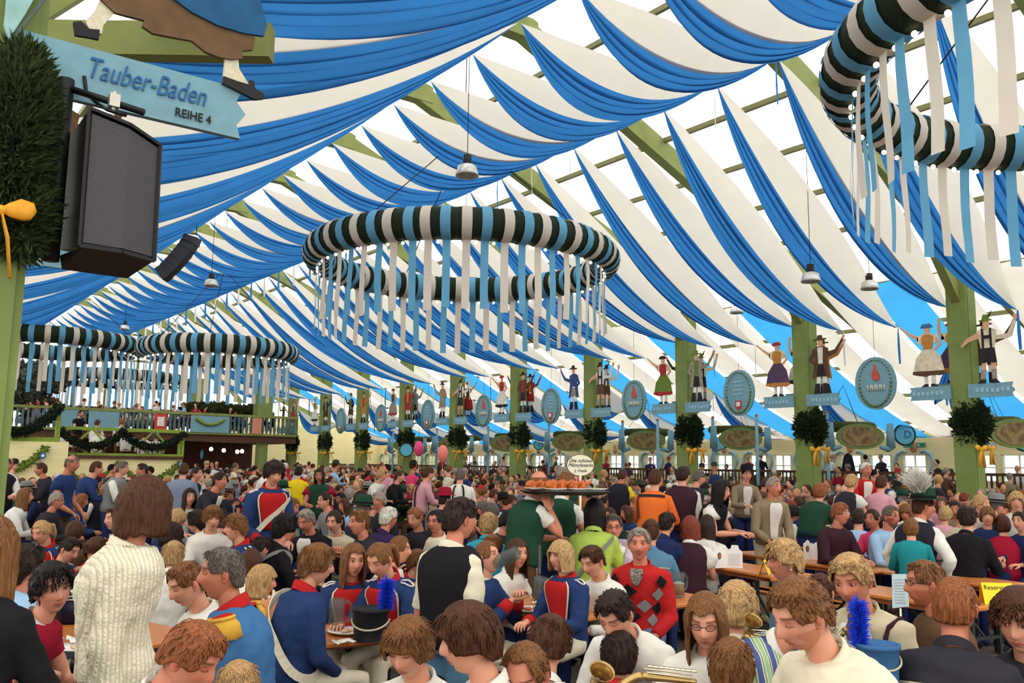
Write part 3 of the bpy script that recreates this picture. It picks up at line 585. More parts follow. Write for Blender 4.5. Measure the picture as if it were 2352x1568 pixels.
# line array
c = atF(408, 588, 24); root = empty('line_array', c); tag(root, 'curved black loudspeaker array hanging by the left swags', 'loudspeaker')
for i in range(7):
    p = atF(440-i*7.5-.5*i*i, 552+i*12.5, 24)-c; ang = .3+i*.10; M_ = Matrix.Rotation(-AL, 3, 'Z') @ Matrix.Rotation(ang, 3, 'Y'); m = MB(); m.box(p, (.40, .35, .22), M_); m.build('speaker_module', mat('array_grey', (44, 46, 52), .5), root, smooth=False)
m = MB(); m.tube([atF(452, 540, 24)-c, V(.3, 0, roofz(c.x)-c.z-.3)], .012, 5); m.build('wire', BLACK, root)
# ================= gallery and gable =================
YG = 50.2
def gx(px_): return atY(px_, 985, YG).x
root = empty('gallery', (10, YG, 0)); tag(root, 'raised gallery with turned balusters and painted panels at the far end', 'gallery')
zt_, zb_ = H+2.62, H+1.5
xa, xb = gx(-40), XR-.6
m = MB(); m.box(((xa+xb)/2-10, 4.5, (zb_+H+1.2)/2), (xb-xa, 9, .5)); m.build('deck', mat('deck_brown', (88, 58, 40), .7), root, smooth=False)
m = MB(); m.beam((xa-10, 0, zt_), (xb-10, 0, zt_), .2, .14); m.beam((xa-10, -.02, zb_+.05), (xb-10, -.02, zb_+.05), .2, .12); m.build('handrail', OLIVE, root, smooth=False)
m = MB(); x = xa
while x < xb: m.lathe((x-10, 0, zb_+.1), [(.05, 0), (.09, .3), (.05, .6), (.07, .85), (.05, 1.0)], 6); x += .24
o = m.build('balusters', mat('baluster_blue', (92, 112, 108), .7), root); o['kind'] = 'stuff'
for a_, b2, mm, nm in ((130, 175, SIGN, 'panel'), (435, 524, SIGN, 'panel'), (352, 379, mat('poster_red', (206, 66, 50), .6), 'poster'), (577, 598, PINK, 'poster'), (200, 270, SIGN, 'panel')):
    m = MB(); m.box(((gx(a_)+gx(b2))/2-10, -.14, (zt_+zb_)/2), (gx(b2)-gx(a_), .05, zt_-zb_-.2)); m.build(nm, mm, root, smooth=False)
m = MB(); m.box(((gx(358)+gx(374))/2-10, -.18, (zt_+zb_)/2+.05), ((gx(374)-gx(358)), .03, .5)); m.build('poster_mug', pm(7), root, smooth=False)
m = MB(); A_ = V(gx(446)-10, -.2, zt_-.25); B_ = V(gx(512)-10, -.2, zt_-.25); m.tube([A_.lerp(B_, t/10)+V(0, 0, -.35*4*(t/10)*(1-t/10)) for t in range(11)], .09, 8); m.build('painted_garland', mat('garland_green', (110, 136, 52), .8), root)
m = MB(); m.box((gx(609)-10, .4, zb_/2), (.55, .5, zb_)); m.build('support_post', GREEN, root, smooth=False)
m = MB(); m.box(((xa+xb)/2-10, 7, zb_/2), (xb-xa, .2, zb_)); m.build('back_panelling', mat('panelling_brown', (84, 40, 26), .6, .3, 4), root, smooth=False)
m = MB(); m.box((gx(609)-10, .5, zt_+1.2), (.9, .8, 2.5)); m.build('upper_post', GREEN, root, smooth=False); m = MB(); m.box((gx(520)-10, 6, zt_+1.0), (.8, .8, 3)); m.build('upper_post', GREEN, root, smooth=False)
for x_, y_ in ((485, 1031), (514, 1034), (545, 1037), (556, 1036)):
    p = atY(x_, y_, YG+1.5); t = empty('globe_lamp', p); tag(t, 'small lit globe lamp under the gallery, %s' % {485: 'left one', 514: 'second from left', 545: 'left of the close pair', 556: 'rightmost one'}[x_], 'lamp', 'globe lamps under the gallery'); m = MB(); m.ball((0, 0, 0), .12, 10, 8); m.build('globe', BULB, t); m = MB(); m.tube([V(0, 0, .1), V(0, 0, .5)], .02, 5); m.build('stem', BLACK, t)
disc(atY(464, 1043, YG+.9), .3, 'round dark blue sign under the gallery')
# gable end wall with big windows
YE = 64
root = empty('window_99', (0, YE, 0)); tag(root, None, None, kind='structure'); m = MB()
for x in range(-2, 22, 2): m.box((x*1.0, 0, 7), (.12, .15, 9))
for z in (3.6, 5.2, 6.8, 8.6, 10.4): m.box((9, 0, z), (24, .15, .14 if z != 5.2 else .3))
m.build('window_frame', OLIVE_D, root, smooth=False)
m = MB(); m.box((9, .1, 7), (24, .02, 9)); m.build('window_pane', PANE, root, smooth=False)
for nm, x0_, x1_ in (('wall_far_left', -10, -3), ('wall_far_right', 21, 33)):
    m = MB(); zc = roofz((x0_+x1_)/2); m.box(((x0_+x1_)/2, YE, 2.5 if x0_ < 0 else 2.6), (x1_-x0_, .2, 5.2)); tag(m.build(nm, YELLOW, smooth=False), None, None, kind='structure')
m = MB(); m.box((9, YE, 1.3), (24, .2, 2.6)); tag(m.build('wall_far', YELLOW, smooth=False), None, None, kind='structure')
m = MB(); m.box((30, 60.5, 2.2), (18, .2, 4.4)); tag(m.build('wall_far_aisle', YELLOW, smooth=False), None, None, kind='structure')
# potted trees on the gallery
for x_, y_, s_, lb in ((75, 872, 1.9, 'large tree crown hanging before the bright gable windows'), (93, 935, 1.0, 'small round tree by the bright gable windows'), (460, 945, .95, 'bushy olive tree on the gallery, left of the pair'), (503, 948, .95, 'bushy olive tree on the gallery, right of the pair'), (30, 905, 1.6, 'dark tree at the left end of the gable windows')):
    p = atY(x_, y_, YG+3); t = empty('potted_tree', V(p.x, p.y, H+1.45)); tag(t, lb, 'tree', 'trees on the gallery'); q = p-t.location
    m = MB(); bush(m, q, (s_, s_*.8, s_*.5), 900, x_, L=.35, wd=.05); m.build('crown', OLIVE_L if x_ > 300 else mat('grey_foliage', (92, 98, 84), .8, .5, 9), t); m = MB(); m.tube([V(0, 0, 0), q], [.09, .05], 7); m.build('trunk', BROWN, t)
m = MB(); pts = [atY(430+i*14, 941+4*math.sin(i*.9), YG+1.5) for i in range(13)]; m.tube(pts, [.22+.06*math.sin(i*2.1) for i in range(13)], 8)
for i, p in enumerate(pts): bush(m, p, (.4, .25, .3), 90, i, L=.3, wd=.04)
tag(m.build('leaf_garland', OLIVE_L, loc=pts[6]), 'leafy garland strung above the right part of the gallery', 'garland')
# ================= bandstand box at left =================
YB = 28.7
def bx_(px_): return atY(px_, 1030, YB).x
zr, zf = H+.92, H+.14
LIME = mat('lime_paint', (134, 158, 52), .6, .1)
root = empty('bandstand', (bx_(280), YB, 0)); tag(root, 'yellow bandstand box with lime green railing, left of the nave', 'bandstand'); ox = root.location.x
m = MB(); m.box((0, .1, (zf-.1)/2), (bx_(421)-bx_(128), .2, zf-.1)); m.box((bx_(60)-ox, -.3, (zf+.35)/2), (bx_(128)-bx_(-60), .2, zf+.35)); m.build('front_panel', YELLOW, root, smooth=False)
m = MB(); m.box((0, 2, zf-.06), (bx_(421)-bx_(128), 4.2, .1)); m.build('deck', BROWN, root, smooth=False)
m = MB(); L0, L1 = bx_(132)-ox, bx_(419)-ox
m.beam((L0, 0, zr), (L1, 0, zr), .1, .09); m.beam((L0, 0, zf), (L1, 0, zf), .14, .12); m.beam((bx_(20)-ox, -.3, zf+.4), (bx_(128)-ox, -.3, zf+.4), .14, .16); m.beam((bx_(124)-ox, -.3, zf+.3), (bx_(124)-ox, -.3, zf+1.5), .12, .12, up=V(0, 1, 0))
for t_ in (0, .97, 1.0): m.beam((L0+(L1-L0)*t_, 0, zf), (L0+(L1-L0)*t_, 0, zr), .08, .08, up=V(0, 1, 0))
nf = 4; zc = (zf+zr)/2-.1
for i in range(nf):
    xc = L0+(L1-L0)*(i+.5)/nf; hw = (L1-L0)/nf/2; sg = 1 if i % 2 else -1
    m.beam((xc-hw*sg, 0, zf), (xc, 0, zc), .05, .05); m.beam((xc, 0, zc), (xc+hw*sg*.2, 0, zc), .05, .05); m.beam((xc, 0, zc), (xc-hw*sg, 0, zr), .05, .05)
m.build('railing', LIME, root, smooth=False)
def garland(a, b_, sag, r, mt, label, n=16, seed=0, cnt=60):
    m = MB(); pts = [Vector(a).lerp(Vector(b_), t/n)+V(0, 0, -sag*4*(t/n)*(1-t/n)) for t in range(n+1)]
    for i, p in enumerate(pts): bush(m, p, (r, r, r), cnt, i+seed, L=r*1.1, wd=r*.1)
    m.tube(pts, r*.7, 7); tag(m.build('garland', mt, loc=pts[n//2]), label, 'garland', 'green garlands')
garland((bx_(135), YB-.15, zr-.12), (bx_(277), YB-.15, zr-.1), .42, .10, SPRUCE_D, 'dark spruce garland looped on the left half of the bandstand railing')
garland((bx_(277), YB-.15, zr-.1), (bx_(415), YB-.15, zr-.12), .42, .10, SPRUCE_D, 'dark spruce garland looped on the right half of the bandstand railing', seed=50)
garland((bx_(-15), YB-.5, zr-.1), (bx_(120), YB-.5, zr+.55), .35, .12, SPRUCE_D, 'dark spruce garland above the left end of the bandstand', seed=90)
LEAFG = mat('leaf_swag_green', (106, 128, 44), .8, .3, 20)
garland((bx_(137), YB-.08, zf-.25), (bx_(272), YB-.08, zf-.28), .5, .09, LEAFG, 'light green leaf swag on the yellow panel, middle one', seed=120, cnt=30)
garland((bx_(272), YB-.08, zf-.28), (bx_(412), YB-.08, zf-.25), .5, .09, LEAFG, 'light green leaf swag on the yellow panel, right one', seed=150, cnt=30)
garland((bx_(-60), YB-.5, zf-.1), (bx_(97), YB-.5, zf+.15), .5, .1, LEAFG, 'light green leaf swag on the yellow panel, left one', seed=180, cnt=30)
for x_, y_, lb in ((98, 1046, 'left'), (140, 1064, 'middle'), (415, 1066, 'right')):
    p = atY(x_, y_, YB-.62 if x_ == 98 else YB-.2); t = empty('rosette', p); tag(t, 'blue and white rosette on the bandstand panel, %s one' % lb, 'rosette', 'bandstand rosettes'); m = MB(); m.poly([(.09*math.cos(2*PI*i/16), .09*math.sin(2*PI*i/16)) for i in range(16)], V(0, 0, 0), V(1, 0, 0), V(0, 0, 1), .04); m.build('disc', SIGN_D, t, smooth=False); m = MB(); m.poly([(.045*math.cos(2*PI*i/12), .045*math.sin(2*PI*i/12)) for i in range(12)], V(0, -.03, 0), V(1, 0, 0), V(0, 0, 1), .02); m.build('centre', pm(7), t, smooth=False)
# ================= people =================
def skinmat(name, c):
    if name in MATS: return MATS[name]
    m, nt, b, o = nodes(name); c = lin(c)
    nz, cr = noise_mix(nt, b, c, .09, 14); b.inputs['Roughness'].default_value = .5; b.inputs['Specular IOR Level'].default_value = .35
    at = nt.nodes.new('ShaderNodeAttribute'); at.attribute_name = 'tint'; mx = nt.nodes.new('ShaderNodeMix'); mx.data_type = 'RGBA'; mx.blend_type = 'MULTIPLY'; mx.inputs[0].default_value = 1
    nt.links.new(cr.outputs[0], mx.inputs[6]); nt.links.new(at.outputs['Color'], mx.inputs[7]); nt.links.new(mx.outputs[2], b.inputs['Base Color'])
    b.inputs['Subsurface Weight'].default_value = .0
    MATS[name] = m; return m
def hairmat(name, c):
    if name in MATS: return MATS[name]
    m, nt, b, o = nodes(name); c = lin(c); b.inputs['Roughness'].default_value = .55; b.inputs['Specular IOR Level'].default_value = .2
    nz, cr = noise_mix(nt, b, c, .6, 110, stretch=(1.3, 1.3, .12), detail=4)
    bp = nt.nodes.new('ShaderNodeBump'); bp.inputs['Strength'].default_value = .6; bp.inputs['Distance'].default_value = .006
    nt.links.new(nz.outputs['Fac'], bp.inputs['Height']); nt.links.new(bp.outputs[0], b.inputs['Normal'])
    MATS[name] = m; return m
SK = [skinmat('skin_fair', (214, 152, 122)), skinmat('skin_rosy', (200, 128, 100)), skinmat('skin_tan', (188, 120, 90))]
HC = {'black': (24, 18, 18), 'dark': (44, 28, 20), 'brown': (70, 40, 22), 'light': (112, 72, 38), 'blond': (172, 136, 90), 'ginger': (132, 76, 42), 'auburn': (116, 50, 30), 'grey': (142, 130, 118), 'white': (206, 200, 186), 'dkgrey': (92, 82, 74)}
HM = {k: hairmat('hair_'+k, v) for k, v in HC.items()}
TC = {'white': (218, 213, 202), 'cream': (216, 206, 180), 'navy': (34, 44, 84), 'royal': (38, 56, 98), 'sky': (62, 106, 152), 'red': (178, 36, 36), 'crimson': (150, 24, 48), 'black': (28, 26, 30), 'charcoal': (46, 44, 50), 'vest': (38, 36, 46), 'green': (34, 66, 48), 'lime': (166, 190, 84), 'orange': (222, 108, 44), 'lilac': (188, 172, 192), 'denim': (84, 122, 146), 'brown': (92, 66, 48), 'taupe': (138, 122, 96), 'beige': (190, 178, 148), 'teal': (30, 126, 130), 'pink': (214, 66, 104), 'rose': (206, 150, 158), 'yellow': (222, 190, 30), 'ltblue': (150, 182, 212), 'purple': (52, 34, 74), 'grey': (128, 126, 124), 'gold': (204, 160, 62), 'plum': (58, 34, 42), 'turq': (50, 150, 172), 'check': (120, 130, 150)}
def tm(k): return mat('fabric_'+k, TC[k], .85, .07, 9, spec=.1, bump=.12, bscale=140)
CH = {'white': 'white', 'cream': 'cream', 'navy': 'navy blue', 'royal': 'royal blue', 'sky': 'bright blue', 'red': 'red', 'crimson': 'crimson', 'black': 'black', 'charcoal': 'charcoal', 'vest': 'dark', 'green': 'dark green', 'lime': 'lime green', 'orange': 'orange', 'lilac': 'lilac', 'denim': 'denim blue', 'brown': 'brown', 'taupe': 'taupe', 'beige': 'beige', 'teal': 'teal', 'pink': 'pink', 'rose': 'rose', 'yellow': 'yellow', 'ltblue': 'pale blue', 'purple': 'purple', 'grey': 'grey', 'plum': 'plum', 'turq': 'turquoise', 'check': 'slate'}
def sm(e0, e1, x): t = min(1, max(0, (x-e0)/(e1-e0))); return t*t*(3-2*t)
def g2(x, s): return math.exp(-(x/s)**2)
def headpt(th, ph, k=None, masc=.5):
    # th: 0 = front, PI = back; ph latitude
    cz, sz = math.cos(ph), math.sin(ph)
    x = .076*cz*math.sin(th); y = .094*cz*math.cos(th); z = .118*sz
    fr = max(0, math.cos(th))
    if z < 0:
        q = -z/.118
        x *= 1-.30*q**1.6; y *= (1-.10*q**2) if y > 0 else (1-.42*q**1.2)
    if y > 0: y *= .95-.03*sm(.03, .1, z)
    if y < 0 and z > 0: y *= 1.06
    if fr > .2:
        ax = abs(x)
        n = g2(x, .0125+.004*sm(.0, -.035, z))*(sm(.030, -.026, z))*(sm(-.046, -.034, z))
        y += .0215*n
        y += .005*g2(z-.036, .011)*g2(ax-.026, .026)*fr
        y -= .011*g2(ax-.031, .017)*g2(z-.012, .013)
        y += .004*g2(ax-.042, .018)*g2(z+.022, .018)
        y += .0075*g2(x, .021)*(g2(z+.0555, .0055)+g2(z+.068, .006)) - .004*g2(x, .02)*g2(z+.0615, .003)
        y += .007*g2(x, .022)*g2(z+.098, .013)
        y -= .003*g2(x, .02)*g2(z+.081, .006)
    return V(x, y, z)
def tint_at(p, hc):
    ax = abs(p.x)
    if p.y > .04:
        if g2(p.x, .024)*g2(p.z+.0615, .0095) > .33: return (.70, .40, .42, 1)
        if .012 < ax < .052 and abs(p.z-.0335-.003*math.cos((ax-.03)*60)) < .0045: return tuple(.16+.4*v for v in hc[:3])+(1,)
        r = .10*g2(ax-.042, .022)*g2(p.z+.022, .02)+.12*g2(p.x, .014)*g2(p.z+.03, .014)
        e = .42*g2(ax-.031, .018)*g2(p.z-.013, .009)
        return (1-e*.6, 1-r*1.6-e, 1-r*1.6-e, 1)
    return (1, 1, 1, 1)
def add_head(m, M, n=40, mm=34, masc=.5, hc=(.2, .15, .1), eyes=True, closed=False, ears=True, beard=None):
    vs = []; cs = []
    for j in range(mm+1):
        ph = PI/2 - PI*j/mm
        for i in range(n):
            # denser in front
            u_ = i/n*2*PI-PI; th = u_ - .45*math.sin(u_)
            p = headpt(th, ph, masc=masc); vs.append(M @ p); t = tint_at(p, hc)
            if beard and p.y > -.01:
                if beard == 'moustache' and abs(p.x) < .034 and -.056 < p.z < -.042 and p.y > .05: t = (.45, .42, .42, 1)
                if beard in ('beard', 'stubble') and (p.z < -.068 or (p.z < -.02 and abs(p.x) > .045)) and p.z > -.125: q = .45 if beard == 'beard' else .8; t = (q, q*.8, q*.7, 1)
            cs.append(t)
    fs = [(j*n+i, j*n+(i+1) % n, (j+1)*n+(i+1) % n, (j+1)*n+i) for j in range(mm) for i in range(n)]
    fs = [f[::-1] for f in fs]
    m.add(vs, fs); m.c += cs
    def addc(k, c): m.c += [c]*(len(m.v)-k)
    if ears:
        for s in (-1, 1):
            k = len(m.v); c = M @ V(s*.078, -.008, -.002); R3 = M.to_3x3() @ Matrix.Rotation(s*.35, 3, 'Z')
            m.ball(c, (.008, .019, .033), 10, 8, R3); addc(k, (.97, .78, .76, 1)); k = len(m.v)
            m.ball(M @ V(s*.084, -.004, .002), (.004, .011, .02), 8, 6, R3); addc(k, (.8, .55, .52, 1))
    if eyes:
        for s in (-1, 1):
            R3 = M.to_3x3(); 
            if not closed:
                k = len(m.v); m.ball(M @ V(s*.031, .0712, .0112), (.0152, .0122, .0078), 10, 8, R3); addc(k, (1.12, 1.45, 1.7, 1))
                k = len(m.v); m.ball(M @ V(s*.031, .0800, .0112), (.0066, .0046, .0066), 8, 6, R3); addc(k, (.10, .09, .09, 1))
            k = len(m.v)   # upper lid
            m.tube([M @ V(s*(.031-.016), .072, .012 if not closed else .008), M @ V(s*.024, .0828, .0188 if not closed else .008), M @ V(s*.034, .0822, .0190 if not closed else .007), M @ V(s*(.031+.017), .070, .0115 if not closed else .008)], [.0014, .0022, .0022, .0014], 6); addc(k, (.35, .25, .22, 1))
def hair_mesh(style, seed=0, n=44, J=18, vol=1.0):
    # local head frame; returns MB
    m = MB(); q = random.Random(seed); NV = lambda x, y, z: noise.noise(V(x+seed, y, z))
    tail = None
    front, side, back, th = {'short': (.070, .012, -.060, .010), 'mid': (.045, -.035, -.085, .017), 'bowl': (.040, -.03, -.075, .020), 'bob': (.040, -.115, -.115, .020), 'long': (.066, -.20, -.24, .016), 'tied': (.072, -.005, -.055, .009), 'curly': (.072, -.01, -.07, .022), 'bald': (.20, .02, -.055, .004), 'thin': (.098, .012, -.06, .007), 'buzz': (.078, .018, -.055, .005), 'crop': (.062, .0, -.05, .016)}[style]
    fringe = style in ('bowl', 'bob', 'mid')
    th *= vol; vs = []
    for i in range(n):
        a = 2*PI*i/n; ca = math.cos(a)   # a=0 front
        aa = abs((a+PI) % (2*PI)-PI)
        fz_ = front + (-.008 if fringe else .010)*abs(math.sin(aa*2))+ (.012*NV(i*.9, 0, 0))
        w1 = sm(.62 if style not in ('long', 'bob') else .72, 1.0 if style not in ('long', 'bob') else .98, aa); w2 = sm(1.6, 2.3, aa)
        ze = fz_*(1-w1) + (side + (back-side)*w2)*w1 + .006*NV(i*1.7, 2, 1)*(4 if side < -.1 else 1)
        if style in ('bald',) :
            zs = .118*math.cos(.0); 
        for j in range(J+1):
            t = j/J; ztop = .118+th; 
            if style in ('bald',): ztop = .062
            z = ztop + (ze-ztop)*(t**1.25 if ztop > .1 else t)
            zc = max(z, -.012 if side > -.1 else -.005)
            rr_ = math.sqrt(max(0, 1-(zc/(.118+th))**2)) if True else 1
            thk = th*(1+.35*NV(a*3, z*20, 3)) + .0035*math.sin(a*23+NV(a*2, z*9, 1)*6)*vol
            if style == 'curly': thk += .010*NV(a*6, z*60, 7)+.006*NV(a*13, z*110, 2)
            x = (.076+thk)*math.sin(a)*rr_; y = (.094+thk)*ca*rr_*(1.06 if ca < 0 else .97)
            if z < -.02:
                qd = (-.02-z)
                if ca < 0: y *= max(.55, 1-qd*(1.6 if side > -.1 else .25)) 
                x *= max(.6, 1-qd*(1.4 if side > -.1 else (-.3 if style == 'bob' else .1)))
                if style == 'long' and ca > 0: y *= max(.55, 1-qd*1.2)
            elif ca > 0 and z < .075 and aa < .9: y += .004
            if j == 0 and style != 'bald': x = y = 0
            vs.append(V(x, y, z))
    # inner turn-under
    for i in range(n):
        p = vs[i*(J+1)+J]; vs.append(V(p.x*.90, p.y*.90, p.z+.004))
    fs = []
    for i in range(n):
        k = (i+1) % n
        for j in range(J): fs.append((i*(J+1)+j, i*(J+1)+j+1, k*(J+1)+j+1, k*(J+1)+j))
        fs.append((i*(J+1)+J, n*(J+1)+i, n*(J+1)+k, k*(J+1)+J))
    m.add(vs, fs)
    if style == 'tied':
        m.ball((0, -.112, .03), (.03, .028, .03), 10, 8)
        m.tube([V(0, -.12, .03), V(0, -.16, .01), V(0, -.175, -.07), V(0, -.16, -.15)], [.02, .028, .026, .008], 10)
    if style in ('short', 'crop', 'mid', 'bowl', 'curly', 'thin', 'buzz'):   # tufts break the outline
        N_ = (320 if n > 30 else 30) if style != 'buzz' else 60
        for i in range(N_):
            a = q.uniform(0, 2*PI); z = q.uniform(.03 if abs((a+PI) % (2*PI)-PI) < 1 else -.03, .112) if style != 'thin' else q.uniform(-.02, .08)
            rr_ = math.sqrt(max(0, 1-(max(z, -.012)/(.118+th))**2)); d = V(math.sin(a)*rr_, math.cos(a)*rr_, max(z, 0)/.118).normalized()
            l0 = {'short': .028, 'crop': .03, 'mid': .045, 'bowl': .05, 'curly': .03, 'thin': .02, 'buzz': .01}[style]; aa_ = abs((a+PI) % (2*PI)-PI); w1_ = sm(.62, 1.0, aa_); zl = front*(1-w1_)+(side+(back-side)*sm(1.6, 2.3, aa_))*w1_
            if style != 'curly' and z < zl+l0*1.05: z = min(.112, zl+l0*1.1+q.uniform(0, .02)); rr_ = math.sqrt(max(0, 1-(max(z, -.012)/(.118+th))**2))
            p = V((.076+th*.8)*math.sin(a)*rr_, (.094+th*.8)*math.cos(a)*rr_*1.02, z)
            flow = V(math.sin(a)*.6, math.cos(a)*.6, -1.0 if style != 'curly' else q.uniform(-1, 1)).normalized(); flow = (flow - d*flow.dot(d)); flow = flow.normalized() if flow.length > .01 else V(0, 0, -1)
            l = {'short': .028, 'crop': .03, 'mid': .045, 'bowl': .05, 'curly': .03, 'thin': .02, 'buzz': .01}[style]*q.uniform(.7, 1.3)
            s_ = d.cross(flow)
            m.tube([p-d*.004, p+flow*l*.5+d*.006+s_*q.uniform(-.008, .008), p+flow*l+d*q.uniform(-.004, .007)], [.0038, .0034, .0006] if n > 30 else [.006, .005, .001], 4, flat=.5)
    return m
def frame(yaw, pitch=0, roll=0):
    # columns: x = side, y = forward, z = up; yaw is the world heading of forward, measured from +Y toward +X
    return Matrix.Rotation(-yaw, 3, 'Z') @ Matrix.Rotation(-pitch, 3, 'X') @ Matrix.Rotation(roll, 3, 'Y')
def hand(m, W, d, nrm, side, k=1, curl=.5, spread=1.0):
    d = d.normalized(); nrm = (nrm-d*nrm.dot(d)).normalized(); sx = d.cross(nrm)*side
    m.loft([(W-d*.02*k, sx*.024*k, nrm*.019*k), (W+d*.012*k, sx*.027*k, nrm*.017*k), (W+d*.05*k, sx*.040*k, nrm*.016*k), (W+d*.088*k, sx*.040*k, nrm*.013*k), (W+d*.1*k, sx*.034*k, nrm*.009*k)], 12)
    for i, (o, L) in enumerate(((-.030, .072), (-.010, .082), (.010, .076), (.029, .058))):
        p = W+d*.088*k+sx*o*k; dd = (d+sx*o*3*spread).normalized(); c = curl*(1+.12*i); pts = [p]; a = c*.6
        for l in (.45, .32, .23):
            pts.append(pts[-1]+(dd*math.cos(a)+nrm*math.sin(a))*L*l*k); a += c*.9
        m.tube(pts, [.0098*k, .0092*k, .0082*k, .006*k], 7)
    p = W+d*.025*k-sx*.03*k; m.tube([p, p+(d*.6-sx*.6+nrm*.3).normalized()*.038*k, p+(d*1.2-sx*.62+nrm*.7).normalized()*.068*k, p+(d*1.5-sx*.45+nrm*.9).normalized()*.088*k], [.014*k, .0125*k, .010*k, .007*k], 8)
POSES = {  # elbow and wrist for right arm relative to shoulder (side, fwd, up); mirrored for left
 'table': ((.07, .10, -.25), (-.05, .33, -.25)), 'fold': ((.06, .13, -.25), (-.15, .30, -.24)), 'down': ((.05, -.03, -.29), (.05, .06, -.53)), 'mouth': ((.08, .17, -.23), (-.12, .27, -.03)),
 'lap': ((.06, .02, -.28), (-.03, .20, -.40)), 'cut': ((.10, .12, -.24), (.0, .34, -.20)), 'hip': ((.17, -.05, -.24), (.04, .05, -.42)), 'hold': ((.05, .08, -.26), (-.04, .28, -.12)), 'carry': ((.06, .10, -.26), (.02, .10, -.0))}
LOWD = [False]
def person(hx, yaw, hyaw=0, hp=0, hr=0, pose='table', pose2=None, stand=False, lean=12, k=1.0, hair=('short', 'brown'), skin=0, top='white', sleeve='long', vest=None, bottom='navy', fat=1.0, label='', group=None, opts=(), res=1, seed=0, collar=None, skirt=None, closed=False, beard=None, name='person', bend=None, hvol=1.0, view=None):
    """hx: head centre in the world. yaw: 0 faces the camera, 90 faces image right, 180 shows the back."""
    vd = (hx-CAM); vd.z = 0
    if view is not None: vd = view
    base = math.atan2(vd.x, vd.y)             # heading of view direction
    yw = base+PI-math.radians(yaw)
    B = frame(yw); Hm = frame(yw-math.radians(hyaw), math.radians(hp), math.radians(hr))
    X_, Y_, Z_ = B.col[0].copy(), B.col[1].copy(), V(0, 0, 1)
    L = lean*PI/180; nk = V(0, 0, 0)
    N = hx + Hm @ V(0, -.022, -.085)*k + (-Y_*(.03+.05*math.sin(L)) - Z_*.066)*k      # base of the neck
    TL = .50*k; P = N - (Y_*math.sin(L)+Z_*math.cos(L))*TL                   # pelvis
    minz = .46 if not stand else .5
    if P.z < minz: P = P+V(0, 0, minz-P.z)
    O = V(hx.x, hx.y, 0) if stand else V(P.x, P.y, 0)
    lo = LOWD[0]; nseg = 14 if lo else 22
    up_ = (N-P).normalized(); fw = X_.cross(up_)*-1; fw = up_.cross(X_)
    ws = [(-.06, .150, .115), (.06, .158, .118), (.22, .142, .108), (.38, .140, .108), (.56, .158, .118), (.72, .176, .122), (.84, .178, .112), (.91, .158, .096), (.96, .115, .078), (1.01, .072, .064)]
    if skirt and stand: ws[2] = (.22, .128, .1); ws[3] = (.38, .130, .1)
    def cen(t): return P.lerp(N, t) - fw*(.035*math.sin(PI*min(1, max(0, t))))*k + fw*.012*k
    def wd(t):
        for a, b_ in zip(ws, ws[1:]):
            if t <= b_[0]: q = max(0, (t-a[0])/(b_[0]-a[0])); return (a[1]+(b_[1]-a[1])*q)*k*fat, (a[2]+(b_[2]-a[2])*q)*k*fat
        return ws[-1][1]*k, ws[-1][2]*k
    def S(t, a, off=0):
        w_, d_ = wd(t); ca, sa = math.cos(a), math.sin(a); ca = math.copysign(abs(ca)**.85, ca); sa = math.copysign(abs(sa)**.85, sa)
        return cen(t) + X_*sa*(w_+off) + fw*ca*(d_+off)
    J = {}
    for s in (-1, 1):
        pz = POSES[(pose2 or pose) if s < 0 else pose] if isinstance((pose2 or pose) if s < 0 else pose, str) else ((pose2 or pose) if s < 0 else pose)
        sh = N + X_*s*.158*k*fat**.5 - up_*.090*k - fw*.01*k
        el, wr = pz[0], pz[1]
        if len(pz) > 2: E, W = sh + (X_*s*el[0]+Y_*el[1]+Z_*el[2])*k, pz[2]
        else: E = sh + (X_*s*el[0]+Y_*el[1]+Z_*el[2])*k; W = sh + (X_*s*wr[0]+Y_*wr[1]+Z_*wr[2])*k
        dE = (E-sh); E = sh+dE.normalized()*.285*k; dW = (W-E); W = E+dW.normalized()*min(max(dW.length, .2*k), .27*k) if len(pz) <= 2 else W
        J[s] = (sh, E, W)
    ob_names = {}
    m = MB(); m.c = []
    def cfill(c=(1, 1, 1, 1)): m.c += [c]*(len(m.v)-len(m.c))
    HMx = Matrix.Translation(hx-O) @ (Hm*k).to_4x4()
    hcol = lin(HC.get(hair[1], HC['brown'])) if hair else (.1, .1, .1, 1)
    add_head(m, HMx, n=22 if lo else 48, mm=18 if lo else 44, hc=hcol, eyes=True, closed=closed, beard=beard); cfill()
    # neck and chest, arms
    jb = hx + Hm @ V(0, -.028, -.055)*k
    m.tube([jb-O, (jb*.5+N*.5)+Y_*.004*k-O, N+up_*.0-O, N-up_*.05*k-O], [.050*k, .051*k, .056*k, .062*k], 16); cfill((.97, .92, .9, 1))
    m.loft([(cen(t)-O, X_*wd(t)[0]*.93, fw*wd(t)[1]*.93) for t in (.0, .2, .4, .6, .8, .9)], 16); cfill()
    for s in (-1, 1):
        sh, E, W = J[s]
        m.tube([sh-O, sh.lerp(E, .3)-O, sh.lerp(E, .75)-O, E-O, E.lerp(W, .3)-O, E.lerp(W, .75)-O, W-O], [r_*k for r_ in (.046, .048, .040, .037, .040, .030, .025)], 10); cfill()
        d = (W-E).normalized(); nrm = V(0, 0, -1) if abs(d.z) < .8 else -X_*s
        if 'flatpalm' in opts and s > 0: nrm = -Y_; hand(m, W-O, (Z_*.8+Y_*.3), Z_*.2-Y_, s, k*1.02, .1)
        else: hand(m, W-O, d, nrm, s, k*1.02, .75 if pose != 'down' else .45)
        cfill()
    # legs (inside the trousers)
    legs = []
